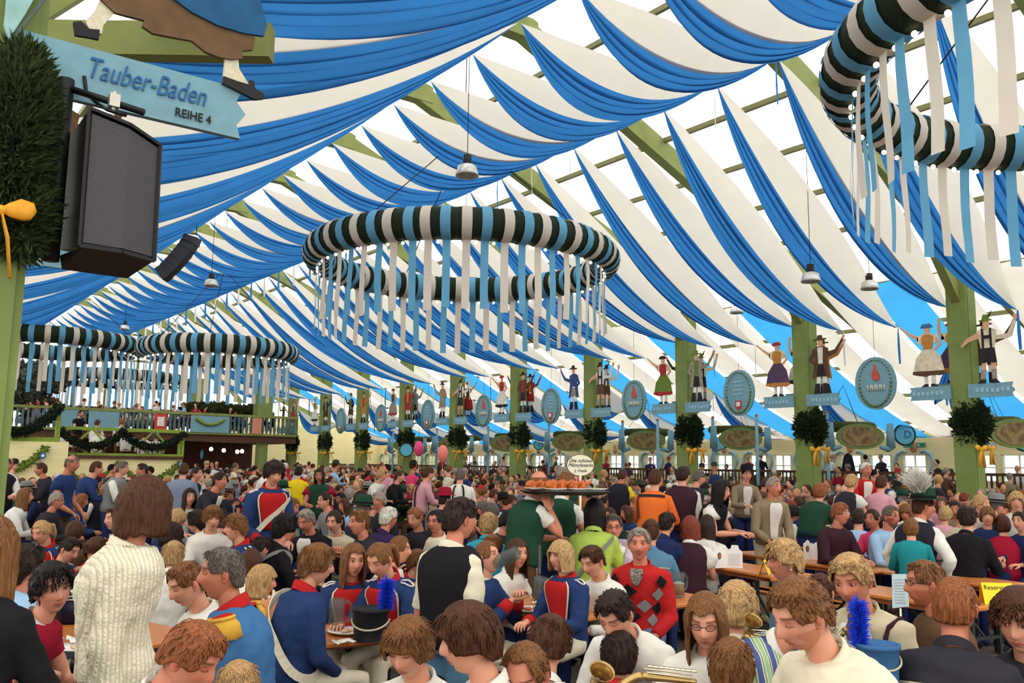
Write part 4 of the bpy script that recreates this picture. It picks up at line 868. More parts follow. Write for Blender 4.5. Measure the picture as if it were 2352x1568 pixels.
    for s in (-1, 1):
        hj = P + X_*s*.085*k - Z_*.03
        if stand:
            kn = V(hj.x, hj.y, hj.z*.52)+Y_*.02; ft = V(hj.x, hj.y, .07)+X_*s*.02
            if stand == 'bent': kn += Y_*.1
        else:
            kn = hj+Y_*.40*k+X_*s*.04-Z_*.01; ft = V(kn.x, kn.y, .07)+Y_*.02
        legs.append((hj, kn, ft)); m.tube([hj-O, kn-O, ft-O], [.06*k, .045*k, .035*k], 8); cfill()
    body = m.build(name, SK[skin]); body.location = O; tag(body, label, 'person', group)
    def child(nm, mb, mt, rem=0, dsp=0, smooth_=True, parent=None):
        mb.v = [tuple(Vector(p)-O) for p in mb.v] if not getattr(mb, 'local', False) else mb.v
        o = mb.build(nm, mt, parent or body, smooth=smooth_)
        if rem:
            r_ = o.modifiers.new('merge', 'REMESH'); r_.mode = 'VOXEL'; r_.voxel_size = rem; r_.use_smooth_shade = True
            s_ = o.modifiers.new('soften', 'SMOOTH'); s_.iterations = 6; s_.factor = .6
            if dsp:
                for nm_, sc_, st in (('folds', .13, dsp), ('wrinkles', .05, dsp*.16)):
                    tx = bpy.data.textures.get(nm_) or bpy.data.textures.new(nm_, 'CLOUDS'); tx.noise_scale = sc_; tx.noise_depth = 2
                    dd = o.modifiers.new(nm_, 'DISPLACE'); dd.texture = tx; dd.strength = st*2; dd.mid_level = .5; dd.texture_coords = 'LOCAL'
        return o
    vx = .011 if res > 1 else .014
    # shirt or jacket
    hem = -.10 if not stand else -.06
    m = MB(); T = [hem, .1, .24, .4, .56, .7, .8, .87, .92, .96, 1.0]
    m.loft([(cen(t), X_*(wd(t)[0]+.014*k), fw*(wd(t)[1]+.014*k)) for t in T], nseg, p=.9)
    SL = {'long': 1.9, 'short': .62, 'rolled': 1.25, 'none': .18, 'puff': .7}[sleeve]
    for s in (-1, 1):
        sh, E, W = J[s]; pts = []; rd = []
        for t_ in ([0, .25, .5, .75, 1, 1.3, 1.6, 1.9] if not lo else [0, .4, 1, 1.45, 1.9]):
            if t_ > SL+.01: break
            pts.append(sh.lerp(E, t_) if t_ <= 1 else E.lerp(W, t_-1)); r_ = .068-.012*min(t_, 1)-.012*max(0, t_-1)
            if sleeve == 'puff': r_ = .062+.055*math.sin(PI*min(1, t_/.7+.1))
            rd.append(r_*k*(fat**.5))
        if sleeve == 'rolled': rd[-1] *= 1.08
        if len(pts) > 1: m.tube([sh-X_*s*.05*k+up_*.015*k]+pts, [rd[0]*.9]+rd, 12 if not lo else 9)
    garment = 'jacket' if 'jacket' in opts else 'shirt'
    child(garment, m, km_ if top == 'knit' else tm(top) if isinstance(top, str) else top, rem=0 if lo else vx, dsp=0 if lo else .017)
    if vest:
        m = MB(); T = [hem-.04, .1, .24, .4, .56, .7, .8, .88, .95, 1.01]; kk = [1, 1, 1, 1, 1, 1, .99, .98, .97, .93]
        m.loft([(cen(t), X_*(wd(t)[0]+.032*k)*q, fw*(wd(t)[1]+.03*k)*(1 if t < .9 else 1.06)) for t, q in zip(T, kk)], nseg, p=.9); child('waistcoat', m, tm(vest), rem=0 if lo else vx, dsp=0 if lo else .005)
    if not lo:
        cm = tm(collar) if collar else tm('cream') if top == 'knit' else (tm(top) if isinstance(top, str) else top); m = MB(); c0 = N-up_*.012*k; n_ = 22; high = 'stand' in opts
        hh = .045 if high else .028; pts_ = []
        for i in range(n_+1):
            a = 2*PI*i/n_; rr2 = .067*k; p = c0+X_*math.sin(a)*rr2*1.02+fw*math.cos(a)*rr2*(1.0)-up_*(.028*(math.cos(a)))*k
            pts_.append(p)
        m.loft([(V(0, 0, 0), V(0, 0, 0), V(0, 0, 0))], 3, cap=False) if False else None
        vs = []
        for p in pts_[:-1]:
            o_ = (p-c0); o_ -= up_*o_.dot(up_); o_ = o_.normalized()
            vs += [p+o_*.016*k-up_*.012*k, p+o_*.010*k+up_*hh*.7*k, p+up_*hh*k, p-o_*.006*k+up_*hh*.3*k]
        m.add(vs, [(i*4+j, ((i+1) % n_)*4+j, ((i+1) % n_)*4+j+1, i*4+j+1) for i in range(n_) for j in range(3)]); child('collar', m, cm)
    # trousers / skirt
    m = MB()
    if skirt:
        if stand: m.loft([(cen(.2), X_*(wd(.2)[0]+.016), fw*(wd(.2)[1]+.016)), (P, X_*.158*k, fw*.125*k), (V(P.x, P.y, P.z*.82), X_*.185*k, Y_*.16*k), (V(P.x, P.y, P.z*.6), X_*.24*k, Y_*.22*k), (V(P.x, P.y, P.z*.35), X_*.31*k, Y_*.3*k)], nseg)
        else: m.loft([(cen(.15), X_*.16*k, fw*.13*k), (P, X_*.2*k, fw*.17*k), (P+Y_*.25*k+Z_*.0, X_*.22*k, Z_*.11), (P+Y_*.44*k-Z_*.05, X_*.21*k, Z_*.1)], nseg)
        o = child('skirt', m, tm(skirt), rem=0 if lo else vx*1.3, dsp=0 if lo else .012); m = MB()
    else: m.loft([(cen(.1), X_*(wd(.1)[0]+.006), fw*(wd(.1)[1]+.006)), (P, X_*(wd(0)[0]+.008), fw*(wd(0)[1]+.01)), (P-Z_*.08*k, X_*.15*k, fw*.11*k)], nseg)
    if not (skirt and not stand):
        if lo:
            for hj, kn, ft in legs: m.loft([(V(ft.x, ft.y, .05)-Y_*.06, X_*.04, V(0, 0, .05)), (V(ft.x, ft.y, .045)+Y_*.08, X_*.045, V(0, 0, .045)), (V(ft.x, ft.y, .03)+Y_*.16, X_*.03, V(0, 0, .03))], 8)
        for hj, kn, ft in legs: m.tube([hj+Z_*.03-Y_*.02, hj.lerp(kn, .5), kn, kn.lerp(ft, .5), ft+Z_*.02], [.092*k*fat, .082*k, .066*k, .056*k, .05*k], 10)
        child('trousers', m, tm(bottom), rem=0 if lo else vx*1.2, dsp=0 if lo else .008)
    if not lo:
        for hj, kn, ft in legs:
            m = MB(); m.loft([(V(ft.x, ft.y, .05)-Y_*.07, X_*.03, V(0, 0, .04)), (V(ft.x, ft.y, .05), X_*.04, V(0, 0, .048)), (V(ft.x, ft.y, .04)+Y_*.1, X_*.045, V(0, 0, .036)), (V(ft.x, ft.y, .03)+Y_*.17, X_*.03, V(0, 0, .02))], 10); child('shoe', m, tm('black'))
    if hair:
        hm = hair_mesh(hair[0], seed, 26 if lo else 44, 10 if lo else 18, hvol); hm.v = [tuple(p) for p in hm.v]
        o = hm.build('hair', HM[hair[1]], body); o.matrix_local = HMx
    ctx = dict(body=body, O=O, N=N, P=P, X=X_, Y=Y_, up=up_, fw=fw, S=S, J=J, Hm=Hm, HMx=HMx, hx=hx, k=k, cen=cen, wd=wd, child=child, legs=legs, lo=lo)
    for o_ in opts:
        f_ = OPT.get(o_)
        if f_: f_(ctx)
    return ctx
km_, nt, bb, oo = nodes('fabric_knit'); tc = nt.nodes.new('ShaderNodeTexCoord'); bb.inputs['Roughness'].default_value = .9; bb.inputs['Specular IOR Level'].default_value = .1
wv = nt.nodes.new('ShaderNodeTexWave'); wv.inputs['Scale'].default_value = 17; wv.inputs['Distortion'].default_value = .6; vo = nt.nodes.new('ShaderNodeTexVoronoi'); vo.inputs['Scale'].default_value = 75; ml = nt.nodes.new('ShaderNodeMath'); ml.operation = 'MULTIPLY'
nt.links.new(tc.outputs['Object'], wv.inputs[0]); nt.links.new(tc.outputs['Object'], vo.inputs[0]); nt.links.new(wv.outputs['Fac'], ml.inputs[0]); nt.links.new(vo.outputs[0], ml.inputs[1])
cr = nt.nodes.new('ShaderNodeValToRGB'); cr.color_ramp.elements[0].color = lin((188, 180, 152)); cr.color_ramp.elements[1].color = lin((222, 214, 188)); cr.color_ramp.elements[1].position = .16; nt.links.new(ml.outputs[0], cr.inputs[0]); nt.links.new(cr.outputs[0], bb.inputs['Base Color'])
bp = nt.nodes.new('ShaderNodeBump'); bp.inputs['Strength'].default_value = .7; bp.inputs['Distance'].default_value = .01; nt.links.new(ml.outputs[0], bp.inputs['Height']); nt.links.new(bp.outputs[0], bb.inputs['Normal'])
# ---- extras ----
OPT = {}
def patch(c, nm, ts, a0, a1, off, mt, n=8, thick=.004):
    m = MB(); T = len(ts)
    for lay in (0, 1):
        pass
    vs = [c['S'](t, a0(t)+(a1(t)-a0(t))*j/n, off*c['k']) for t in ts for j in range(n+1)]
    m.add(vs, [(i*(n+1)+j, i*(n+1)+j+1, (i+1)*(n+1)+j+1, (i+1)*(n+1)+j) for i in range(T-1) for j in range(n)])
    o = c['child'](nm, m, mt); sd = o.modifiers.new('thickness', 'SOLIDIFY'); sd.thickness = thick; sd.offset = 0
    return o
def strap_path(c, nm, pts, w_, mt, off=.03, th=.006):
    m = MB(); P = [c['S'](t, a, off*c['k']) for t, a in pts]; vs = []; k = c['k']
    for i, p in enumerate(P):
        d = (P[min(i+1, len(P)-1)]-P[max(i-1, 0)]).normalized(); t, a = pts[i]; o = (p-c['cen'](t)); o -= c['up']*o.dot(c['up']); o = o.normalized(); s_ = d.cross(o).normalized()*w_/2*k
        vs += [p-s_, p+s_, p+s_+o*th, p-s_+o*th]
    n = len(P); m.add(vs, [(i*4+j, i*4+(j+1) % 4, (i+1)*4+(j+1) % 4, (i+1)*4+j) for i in range(n-1) for j in range(4)]); return c['child'](nm, m, mt, smooth_=False)
def cross_pts(t0=.25, t1=.98, sgn=1, n=28):
    out = []
    for i in range(n+1):
        a = -PI+2*PI*i/n; out.append((t0+(t1-t0)*(.5+.5*math.cos(a+sgn*-PI/2)) if False else t0+(t1-t0)*(.5-.5*math.sin(a*1.0)*sgn), a))
    return out
OPT['strap'] = lambda c: strap_path(c, 'shoulder_strap', [(max(.05, min(.93, .50-.43*math.sin(a)*1.05)), a) for a in [-PI+2*PI*i/36 for i in range(37)]], .05, tm('cream'), .034)
OPT['belt'] = lambda c: strap_path(c, 'sash', [(.10+.02*math.cos(a), a) for a in [2*PI*i/32 for i in range(33)]], .06, tm('cream'), .036, .01)
OPT['plastron'] = lambda c: (patch(c, 'red_front', [.25, .4, .55, .7, .82, .9, .95], lambda t: -.35-.35*t, lambda t: .35+.35*t, .026, tm('red')), patch(c, 'piping', [.22, .4, .55, .7, .82, .9, .96], lambda t: -.42-.36*t, lambda t: -.34-.36*t, .030, tm('cream'), 1), patch(c, 'piping', [.22, .4, .55, .7, .82, .9, .96], lambda t: .34+.36*t, lambda t: .42+.36*t, .030, tm('cream'), 1))
def shoulder_loops(c):
    for s in (-1, 1):
        sh = c['J'][s][0]; m = MB(); k = c['k']; C0 = sh+c['up']*.072*k-c['X']*s*.012; pts = [C0+c['X']*s*math.cos(a)*.05*k+c['fw']*math.sin(a)*.024*k-c['up']*(.028*max(0, math.cos(a)))*k for a in [2*PI*i/16 for i in range(17)]]
        m.tube(pts, .0065*k, 6); c['child']('shoulder_loop', m, tm('white'))
OPT['loops'] = shoulder_loops
def cuffs(mtn):
    def f(c):
        for s in (-1, 1):
            sh, E, W = c['J'][s]; m = MB(); k = c['k']; m.tube([E.lerp(W, .62), E.lerp(W, .94)], [.052*k, .046*k], 14); c['child']('cuff', m, tm(mtn))
    return f
OPT['redcuffs'] = cuffs('red')
OPT['whitecuffs'] = cuffs('white')
def epaulette(c):
    for s in (-1, 1):
        sh = c['J'][s][0]; k = c['k']; m = MB(); C0 = sh+c['up']*.07*k
        m.loft([(C0-c['X']*s*.08, c['fw']*.035, c['up']*.012), (C0+c['X']*s*.02, c['fw']*.05, c['up']*.014), (C0+c['X']*s*.055-c['up']*.01, c['fw']*.055, c['up']*.014)], 12); o = c['child']('epaulette', m, tm('red'))
        m = MB(); q = random.Random(3)
        for i in range(46):
            a = -PI/2*1.25+PI*1.25*i/45; d = c['X']*s*math.cos(a)+c['fw']*math.sin(a); p = C0+c['X']*s*.03+d*.052-c['up']*.006; m.tube([p, p+d*.02-c['up']*.03, p+d*.026-c['up']*(.085+q.uniform(-.006, .006))], [.006, .0055, .005], 5)
        c['child']('fringe', m, tm('gold'))
        m = MB(); m.tube([C0+c['X']*s*.03+(c['X']*s*math.cos(a)+c['fw']*math.sin(a))*.056 for a in [-2+4*i/14 for i in range(15)]], .009, 7); c['child']('braid', m, tm('gold'))
OPT['epaulette'] = epaulette
def headobj(c, nm, mb, mt, sm_=True):
    o = mb.build(nm, mt, c['body'], smooth=sm_); o.matrix_local = c['HMx']; return o
def glasses(c, mt=None):
    m = MB()
    for s in (-1, 1):
        m.tube([V(s*.032+.019*math.cos(a), .0935-.42*max(0, abs(s*.032+.019*math.cos(a))-.016), .010+.013*math.sin(a)) for a in [2*PI*i/16 for i in range(17)]], .0016, 5)
        m.tube([V(s*.051, .079, .014), V(s*.078, .045, .014), V(s*.082, -.01, .010)], .0016, 5)
    m.tube([V(-.013, .0935, .013), V(.013, .0935, .013)], .0016, 5); headobj(c, 'glasses', m, mt or BLACK)
OPT['glasses'] = glasses
OPT['wglasses'] = lambda c: glasses(c, tm('white'))
def suspenders(c):
    for s in (-1, 1):
        strap_path(c, 'braces', [(t, s*(PI-.55+.35*t*1.0)) for t in (.1, .25, .4, .55, .7, .82, .9, .95)], .028, tm('black'), .030); strap_path(c, 'braces', [(t, s*(.55)) for t in (.1, .3, .5, .7, .85, .95)], .028, tm('black'), .030)
OPT['braces'] = suspenders
def hatf(mt, band, h=.12, r=.085, brim=.16, tilt=0, plume=None, nm='hat'):
    def f(c):
        m = MB(); m.lathe((0, 0, .075), [(brim, .0), (brim*.98, .008), (r+.02, .004), (r+.016, .03), (r+.008, h*.7), (r-.01, h), (r*.5, h*1.05), (0, h*1.02)], 28); o = headobj(c, nm, m, tm(mt)); o.scale = (1.0*c['k'], 1.12*c['k'], 1*c['k'])
        if band: m = MB(); m.lathe((0, 0, .075), [(r+.02, .006), (r+.019, .036)], 28); headobj(c, 'hat_band', m, tm(band)).scale = (1.01*c['k'], 1.13*c['k'], c['k'])
        if plume:
            m = MB(); q = random.Random(2); c0 = V(.08, -.08, .18)
            for i in range(900):
                d = V(q.gauss(0, .35), q.gauss(0, .35), q.uniform(.3, 1)).normalized(); p = c0+V(q.gauss(0, .022), q.gauss(0, .022), q.uniform(-.05, .05)); l = q.uniform(.1, .2)*plume[1]
                m.tube([p, p+d*l*.6, p+d*l+V(.02, -.03, q.uniform(-.02, .01))], [.0028, .0026, .0008], 4)
            headobj(c, 'plume', m, tm(plume[0]))
    return f
OPT['hat_green'] = hatf('green', 'black'); OPT['hat_black'] = hatf('black', None, h=.10, brim=.17); OPT['hat_grey'] = hatf('grey', 'black'); OPT['hat_crimson'] = hatf('crimson', None); OPT['hat_cream'] = hatf('cream', 'brown', brim=.13); OPT['hat_plume'] = hatf('green', 'black', h=.13, brim=.175, plume=('white', 1.0)); OPT['hat_yellow'] = hatf('yellow', 'brown', brim=.13)
OPT['cap'] = hatf('check', None, h=.07, r=.088, brim=.10); OPT['hat_red'] = hatf('red', 'white', h=.16)
def necklace(c):
    m = MB(); k = c['k']; N = c['N']
    for i in range(40):
        a = 2*PI*i/40; m.ball(N+c['X']*math.sin(a)*.085*k+c['fw']*math.cos(a)*.082*k+c['up']*(.006-.05*max(0, math.cos(a)))*k, .006, 6, 4)
    c['child']('necklace', m, tm('cream'))
OPT['necklace'] = necklace
def hem_rib(c):
    m = MB(); pass
def argyle(c):
    for i, (t, a, col) in enumerate(((.80, -.9, 'black'), (.80, .9, 'black'), (.62, -.75, 'grey'), (.62, .75, 'grey'), (.42, -.8, 'black'), (.42, .8, 'grey'), (.25, -.6, 'grey'), (.25, .6, 'black'), (.45, -.25, 'grey'), (.3, .15, 'black'), (.66, .25, 'black'), (.12, -.9, 'black'), (.12, .9, 'grey'))):
        m = MB(); S = c['S']; da, dt = .27, .10
        vs = [S(t, a, .030), S(t+dt, a, .028), S(t, a+da, .028), S(t-dt, a, .028), S(t, a-da, .028)]; m.add(vs, [(0, 1, 2), (0, 2, 3), (0, 3, 4), (0, 4, 1)]); c['child']('argyle_diamond', m, tm(col))
OPT['argyle'] = argyle
def shawl(c):   # sweater tied round the shoulders
    m = MB(); k = c['k']; N = c['N']; m.tube([c['S'](.62, .3, .045), c['S'](.8, .5, .05), c['J'][1][0]+c['up']*.08*k, N-c['fw']*.10*k-c['up']*.01, c['J'][-1][0]+c['up']*.08*k, c['S'](.8, -.5, .05), c['S'](.55, -.35, .05)], [.035, .05, .055, .065, .055, .05, .035], 12); c['child']('draped_sweater', m, tm('lilac'), rem=.012, dsp=.012)
    for s in (-1, 1): m = MB(); m.tube([c['S'](.75, s*.45, .045), c['S'](.5, s*.4, .05), c['S'](.2, s*.35, .05)], [.04, .04, .03], 10); c['child']('sweater_sleeve', m, tm('lilac'), rem=.012, dsp=.01)
OPT['shawl'] = shawl
def scarfneck(c): m = MB(); patch(c, 'check_shirt', [.74, .8, .88, .93, .98], lambda t: -.03-.9*(t-.72), lambda t: .03+.9*(t-.72), .028, mat('fabric_blackcheck', (120, 110, 100), .8, .9, 60))
OPT['scarfneck'] = scarfneck
def openfront(col):
    def f(c): patch(c, 'shirt_front', [.05, .2, .4, .6, .75, .86, .93, .97], lambda t: -.18-.2*t, lambda t: .18+.2*t, .022, tm(col))
    return f
OPT['whitefront'] = openfront('white')
def bagstraps(c):
    for s in (-1, 1): strap_path(c, 'bag_strap', [(.2, s*.7), (.4, s*.62), (.6, s*.6), (.75, s*.6), (.88, s*.65), (.95, s*1.0), (.95, s*1.8), (.8, s*2.5), (.5, s*2.7)], .02, tm('plum'), .032, .01)
OPT['bagstraps'] = bagstraps
def headband(c): m = MB(); m.tube([V(.088*math.sin(a), .02+.0*a, .02+.115*math.cos(a)) for a in [-1.4+2.8*i/14 for i in range(15)]], .006, 6); headobj(c, 'hair_band', m, tm('white'))
OPT['headband'] = headband
def sung(c):
    m = MB()
    for s in (-1, 1): m.ball((s*.034, .062, .112), (.026, .012, .018), 12, 8)
    m.tube([V(-.08, .0, .08), V(-.06, .06, .11), V(.06, .06, .11), V(.08, 0, .08)], .004, 6); headobj(c, 'sunglasses', m, mat('dark_lens', (20, 18, 24), .1, spec=.8))
OPT['sunglasses'] = sung
def earring(c):
    for s in (-1, 1): m = MB(); m.ball((s*.084, -.002, -.040), .007, 8, 6); headobj(c, 'earring', m, mat('pearl', (240, 236, 226), .2, spec=.8))
OPT['earring'] = earring
def stripes(c): pass
def apron(c): patch(c, 'apron', [-.05, .1, .3, .45], lambda t: -.8, lambda t: .8, .03, tm('white'))
def waistbag(c): m = MB(); p = c['S'](0, 0, .05); m.box(p, (.17, .08, .12), frame(math.atan2(c['fw'].x, c['fw'].y))); c['child']('leather_purse', m, tm('brown'))
OPT['purse'] = waistbag
def backpatch(c):
    strap_path(c, 'reflective_strip', [(t, -PI+.75) for t in (.3, .45, .6, .75, .86)], .035, tm('charcoal'), .026)
    strap_path(c, 'reflective_strip', [(.86, a) for a in (PI-.9, PI-.5, PI, PI+.4, PI+.75)], .03, tm('charcoal'), .026)
OPT['backstrip'] = backpatch
def seam(c): strap_path(c, 'seam', [(.68, a) for a in (PI-1.2, PI-.6, PI, PI+.6, PI+1.2)], .008, tm('beige'), .024)
OPT['seam'] = seam
def backflap(c): strap_path(c, 'satchel_strap', [(max(.1, min(.95, .5+.43*math.sin(a))), a) for a in [-PI+2*PI*i/30 for i in range(31)]], .03, tm('grey'), .03)
OPT['crossbag'] = backflap
def plum(c): pass
# ================= people one by one =================
HERO = []
def P(px, py, h, yaw, label, **kw):
    k = kw.get('k', 1.0); F = FP*.245*k/h; F = kw.pop('F', F); hx = atF(px, py, F)
    kw.setdefault('seed', len(HERO)*3+1); LOWD[0] = h < 52
    kw['res'] = 2 if h > 120 else 1
    c = person(hx, yaw, label=label, **kw); HERO.append((px, py, h, F, kw.get('short') or label, bool(kw.get('stand')))); return c
def arm(c_px, F): return atF(c_px[0], c_px[1], F)
U = dict(top='royal', opts=('plastron', 'loops', 'stand', 'redcuffs'), collar='red', bottom='cream')   # band uniform
def uni(**k): d = dict(U); d.update(k); return d
# --- front left ---
P(-28, 1268, 150, 150, 'person at the left picture edge with long brown hair over a black top', hair=('long', 'light'), top='black', lean=5, k=.97, hvol=1.5)
P(62, 1300, 92, 100, 'dark-haired person with sunglasses pushed up on the head, looking up, left edge', hair=('mid', 'dark'), hp=-14, top='ltblue', opts=('sunglasses',), lean=0, k=.95, skin=1, hvol=1.2)
P(120, 1352, 112, 70, 'boy with curly black hair and crimson shirt turning to the camera', hair=('curly', 'black'), hyaw=-48, hp=4, hr=8, top='crimson', sleeve='short', pose='table', lean=18, k=.95, skin=0, bottom='black', collar='white')
P(332, 1166, 132, 98, 'standing woman with brown bob in a cream knitted cardigan and burgundy skirt', hair=('bob', 'brown'), hp=0, hyaw=28, top='knit', stand=True, skirt='crimson', pose=((.02, -.08, -.29), (.03, -.02, -.53)), lean=3, opts=('necklace',), hvol=1.1, fat=1.22, skin=1)
P(440, 1512, 158, 60, 'boy with reddish brown short hair at the bottom edge, face turned down', hair=('crop', 'ginger'), hp=28, top='white', lean=22, k=.97, closed=True, skin=1)
P(428, 1342, 102, -62, 'boy with close-cropped brown hair and white shirt looking down left of the officer', hair=('short', 'light'), hp=22, top='white', lean=14, k=.95, closed=True)
P(508, 1318, 117, -108, 'grey-haired man in bright blue uniform with gold epaulettes and sash', hair=('short', 'dkgrey'), hyaw=24, top='sky', opts=('epaulette', 'belt', 'stand', 'jacket'), collar='red', lean=10, fat=1.12, skin=2, pose='lap', bottom='cream')
P(728, 1296, 90, 62, 'girl with glasses in a blue uniform jacket and white shoulder strap', hair=('mid', 'light'), hp=6, hyaw=14, top='royal', opts=('strap', 'glasses', 'stand', 'jacket'), collar='red', yaw2=0, lean=8, k=.97, pose='lap', bottom='cream', fat=1.0) if False else P(728, 1296, 90, 118, 'girl with glasses in a blue uniform jacket and white shoulder strap', hair=('mid', 'light'), hp=6, hyaw=-38, top='royal', opts=('strap', 'glasses', 'stand', 'jacket'), collar='red', lean=8, k=.97, pose='lap', bottom='cream')
P(602, 1336, 72, 80, 'blond child in red eating, seen between the officer and the strapped girl', hair=('bob', 'blond'), top='red', lean=14, k=.9, pose='mouth')
P(575, 1295, 66, 178, 'long-haired brunette seen from behind above the officer', hair=('long', 'brown'), top='white', k=.95)
P(600, 1262, 60, 118, 'boy with dark hair and white shirt leaning over the table behind the officer', hair=('short', 'dark'), hp=16, top='white', k=.95, lean=22)
P(812, 1287, 76, 8, 'girl with long straight hair in red and blue uniform facing the camera', hair=('long', 'light'), hyaw=10, hp=6, k=.92, **uni())
P(872, 1286, 80, -38, 'girl with tied hair in red and blue uniform bending over her plate', hair=('tied', 'light'), hp=26, lean=20, k=.94, closed=True, pose='cut', **uni())
P(918, 1262, 62, 78, 'girl with brown ponytail looking right behind the bending girl', hair=('tied', 'light'), k=.95, top='white')
P(958, 1290, 54, 60, 'brunette half hidden left of the waistcoat man', hair=('mid', 'light'), k=.95, top='royal', collar='red')
P(1058, 1192, 96, 138, 'standing man with dark brown hair in black waistcoat over white shirt', hair=('short', 'dark'), hyaw=-18, top='cream', sleeve='rolled', vest='black', stand=True, pose='down', lean=2, fat=1.0, skin=1, bottom='denim', hvol=1.3)
c = P(1120, 1280, 74, 62, 'uniformed girl drinking from a glass mug right of the waistcoat man', hair=('tied', 'light'), hp=-16, lean=0, k=.96, pose='mouth', top='royal', opts=('stand', 'redcuffs', 'jacket'), collar='cream', bottom='cream')
MUGP = c
P(1188, 1272, 66, 55, 'brown-haired girl in white T-shirt behind the drinking girl', hair=('long', 'brown'), k=.95, top='white', sleeve='short', hyaw=-20)
P(1132, 1255, 52, -10, 'ginger-blond child behind the drinking girl', hair=('bowl', 'ginger'), k=.85, top='turq')
P(1288, 1278, 70, -48, 'child with blond bob in red and blue uniform at the beer table', hair=('bob', 'blond'), k=.86, lean=4, **uni())
P(1360, 1290, 72, -40, 'short-haired girl in white jacket looking down at the beer table', hair=('short', 'brown'), hp=20, lean=16, k=.95, closed=True, top='white', pose='table', hvol=1.4)
P(1468, 1250, 74, -14, 'grey-haired man with moustache in red argyle cardigan', hair=('short', 'grey'), hyaw=12, top='red', opts=('argyle', 'scarfneck', 'jacket'), skin=1, fat=1.12, beard='moustache', pose='lap', lean=4, bottom='denim')
P(1408, 1212, 62, 5, 'grey-haired man with a lilac sweater over his shoulders', hair=('short', 'dkgrey'), top='white', opts=('shawl', 'glasses'), skin=1, pose='lap', fat=1.05, lean=6)
P(1495, 1222, 60, 168, 'balding man in denim jacket seen from behind', hair=('thin', 'brown'), top='denim', opts=('seam', 'jacket'), fat=1.1, lean=8, pose='table')
P(1532, 1202, 52, 150, 'dark-haired man in navy top behind the denim jacket', hair=('short', 'dark'), top='navy')
P(1586, 1214, 52, 172, 'auburn-haired woman with white puffed sleeves seen from behind', hair=('bob', 'auburn'), top='white', sleeve='puff', vest='plum', hvol=1.3)
P(1624, 1208, 50, 165, 'woman with long dark hair and white sleeves right of the auburn-haired one', hair=('long', 'dark'), top='white', sleeve='puff')
c = P(1507, 1100, 46, 160, 'standing man in a bright orange jacket seen from behind', hair=('short', 'brown'), top='orange', stand=True, opts=('backstrip', 'jacket'), fat=1.08, pose='table', bottom='brown', hyaw=-10)
P(1570, 1092, 44, 168, 'standing man with dark waistcoat and white sleeves left of the green pillar', hair=('short', 'dark'), top='white', vest='plum', stand=True, fat=1.1, collar='crimson', pose='down', hyaw=-20)
P(1658, 1128, 46, 68, 'standing woman with long curly black hair and white puffed blouse', hair=('long', 'black'), top='white', sleeve='puff', vest='black', stand=True, skirt='black', hvol=1.9, pose='table', hp=6)
P(1778, 1118, 46, 28, 'standing grey-haired man in taupe knitted jacket with leather purse', hair=('short', 'grey'), top='taupe', stand=True, opts=('whitefront', 'purse', 'jacket'), skin=1, pose='lap', hyaw=15, bottom='beige', fat=1.08)
P(1885, 1130, 40, 150, 'ginger-blond person in dark green sweater seen from behind', hair=('curly', 'ginger'), top='green', stand='bent', lean=28, fat=1.15, pose='table')
P(1957, 1108, 38, 140, 'blond standing woman with grey waistcoat and white puffed sleeves', hair=('short', 'blond'), top='white', sleeve='puff', vest='charcoal', stand=True, hvol=1.5)
P(1990, 1079, 34, 30, 'white-haired standing man in a red cardigan', hair=('short', 'white'), top='red', opts=('whitefront',), stand=True, skin=1)
P(2026, 1110, 38, 150, 'standing man in rose checked shirt near the red cardigan', hair=('short', 'brown'), top='rose', stand=True, lean=14)
P(1931, 1180, 50, 42, 'woman with short ginger hair, white glasses and pearl necklace', hair=('crop', 'ginger'), top='plum', opts=('wglasses', 'necklace'), skin=1, hyaw=20, pose='table', fat=1.08)
P(1972, 1190, 44, 170, 'dark-haired man in pale shirt behind the ginger-haired woman', hair=('short', 'dark'), top='ltblue')
P(2004, 1192, 46, -32, 'dark-haired smiling woman in a pink blouse', hair=('tied', 'dark'), top='pink', skin=2, k=.97)
P(2047, 1186, 50, 50, 'bearded man in pale blue shirt holding a child', hair=('short', 'dkgrey'), top='ltblue', opts=('glasses',), beard='beard', pose='table', lean=12, skin=1)
P(2092, 1212, 44, 180, 'small child in a teal jacket held by the bearded man', hair=('mid', 'light'), top='teal', k=.72, lean=4)
P(2122, 1164, 58, 148, 'standing man with green hat and white plume, waistcoat and white shirt', hair=('short', 'brown'), top='white', vest='vest', stand=True, opts=('hat_plume',), pose='hip', hyaw=-35, fat=1.05, skin=1)
P(2225, 1192, 54, 158, 'man in a dark suit jacket seated with his back turned on the right', hair=('short', 'dark'), top='black', opts=('jacket',), fat=1.15, pose='table', lean=10, bottom='black')
P(2303, 1205, 44, 176, 'girl in red waistcoat seen from behind near the right edge', hair=('mid', 'brown'), top='white', vest='crimson', k=.88)
P(2268, 1186, 44, 5, 'boy facing the camera behind the girl in the red waistcoat', hair=('bowl', 'light'), top='navy', k=.88)
P(2343, 1198, 46, -30, 'boy in dark top at the right edge behind the red waistcoat', hair=('short', 'dark'), top='navy', k=.9)
P(2335, 1152, 46, 0, 'fair-haired woman with white blouse at the right edge', hair=('mid', 'blond'), top='white', k=.95)
P(2255, 1158, 44, 60, 'blond girl with ponytail beyond the dark suit', hair=('tied', 'blond'), top='white', k=.9)
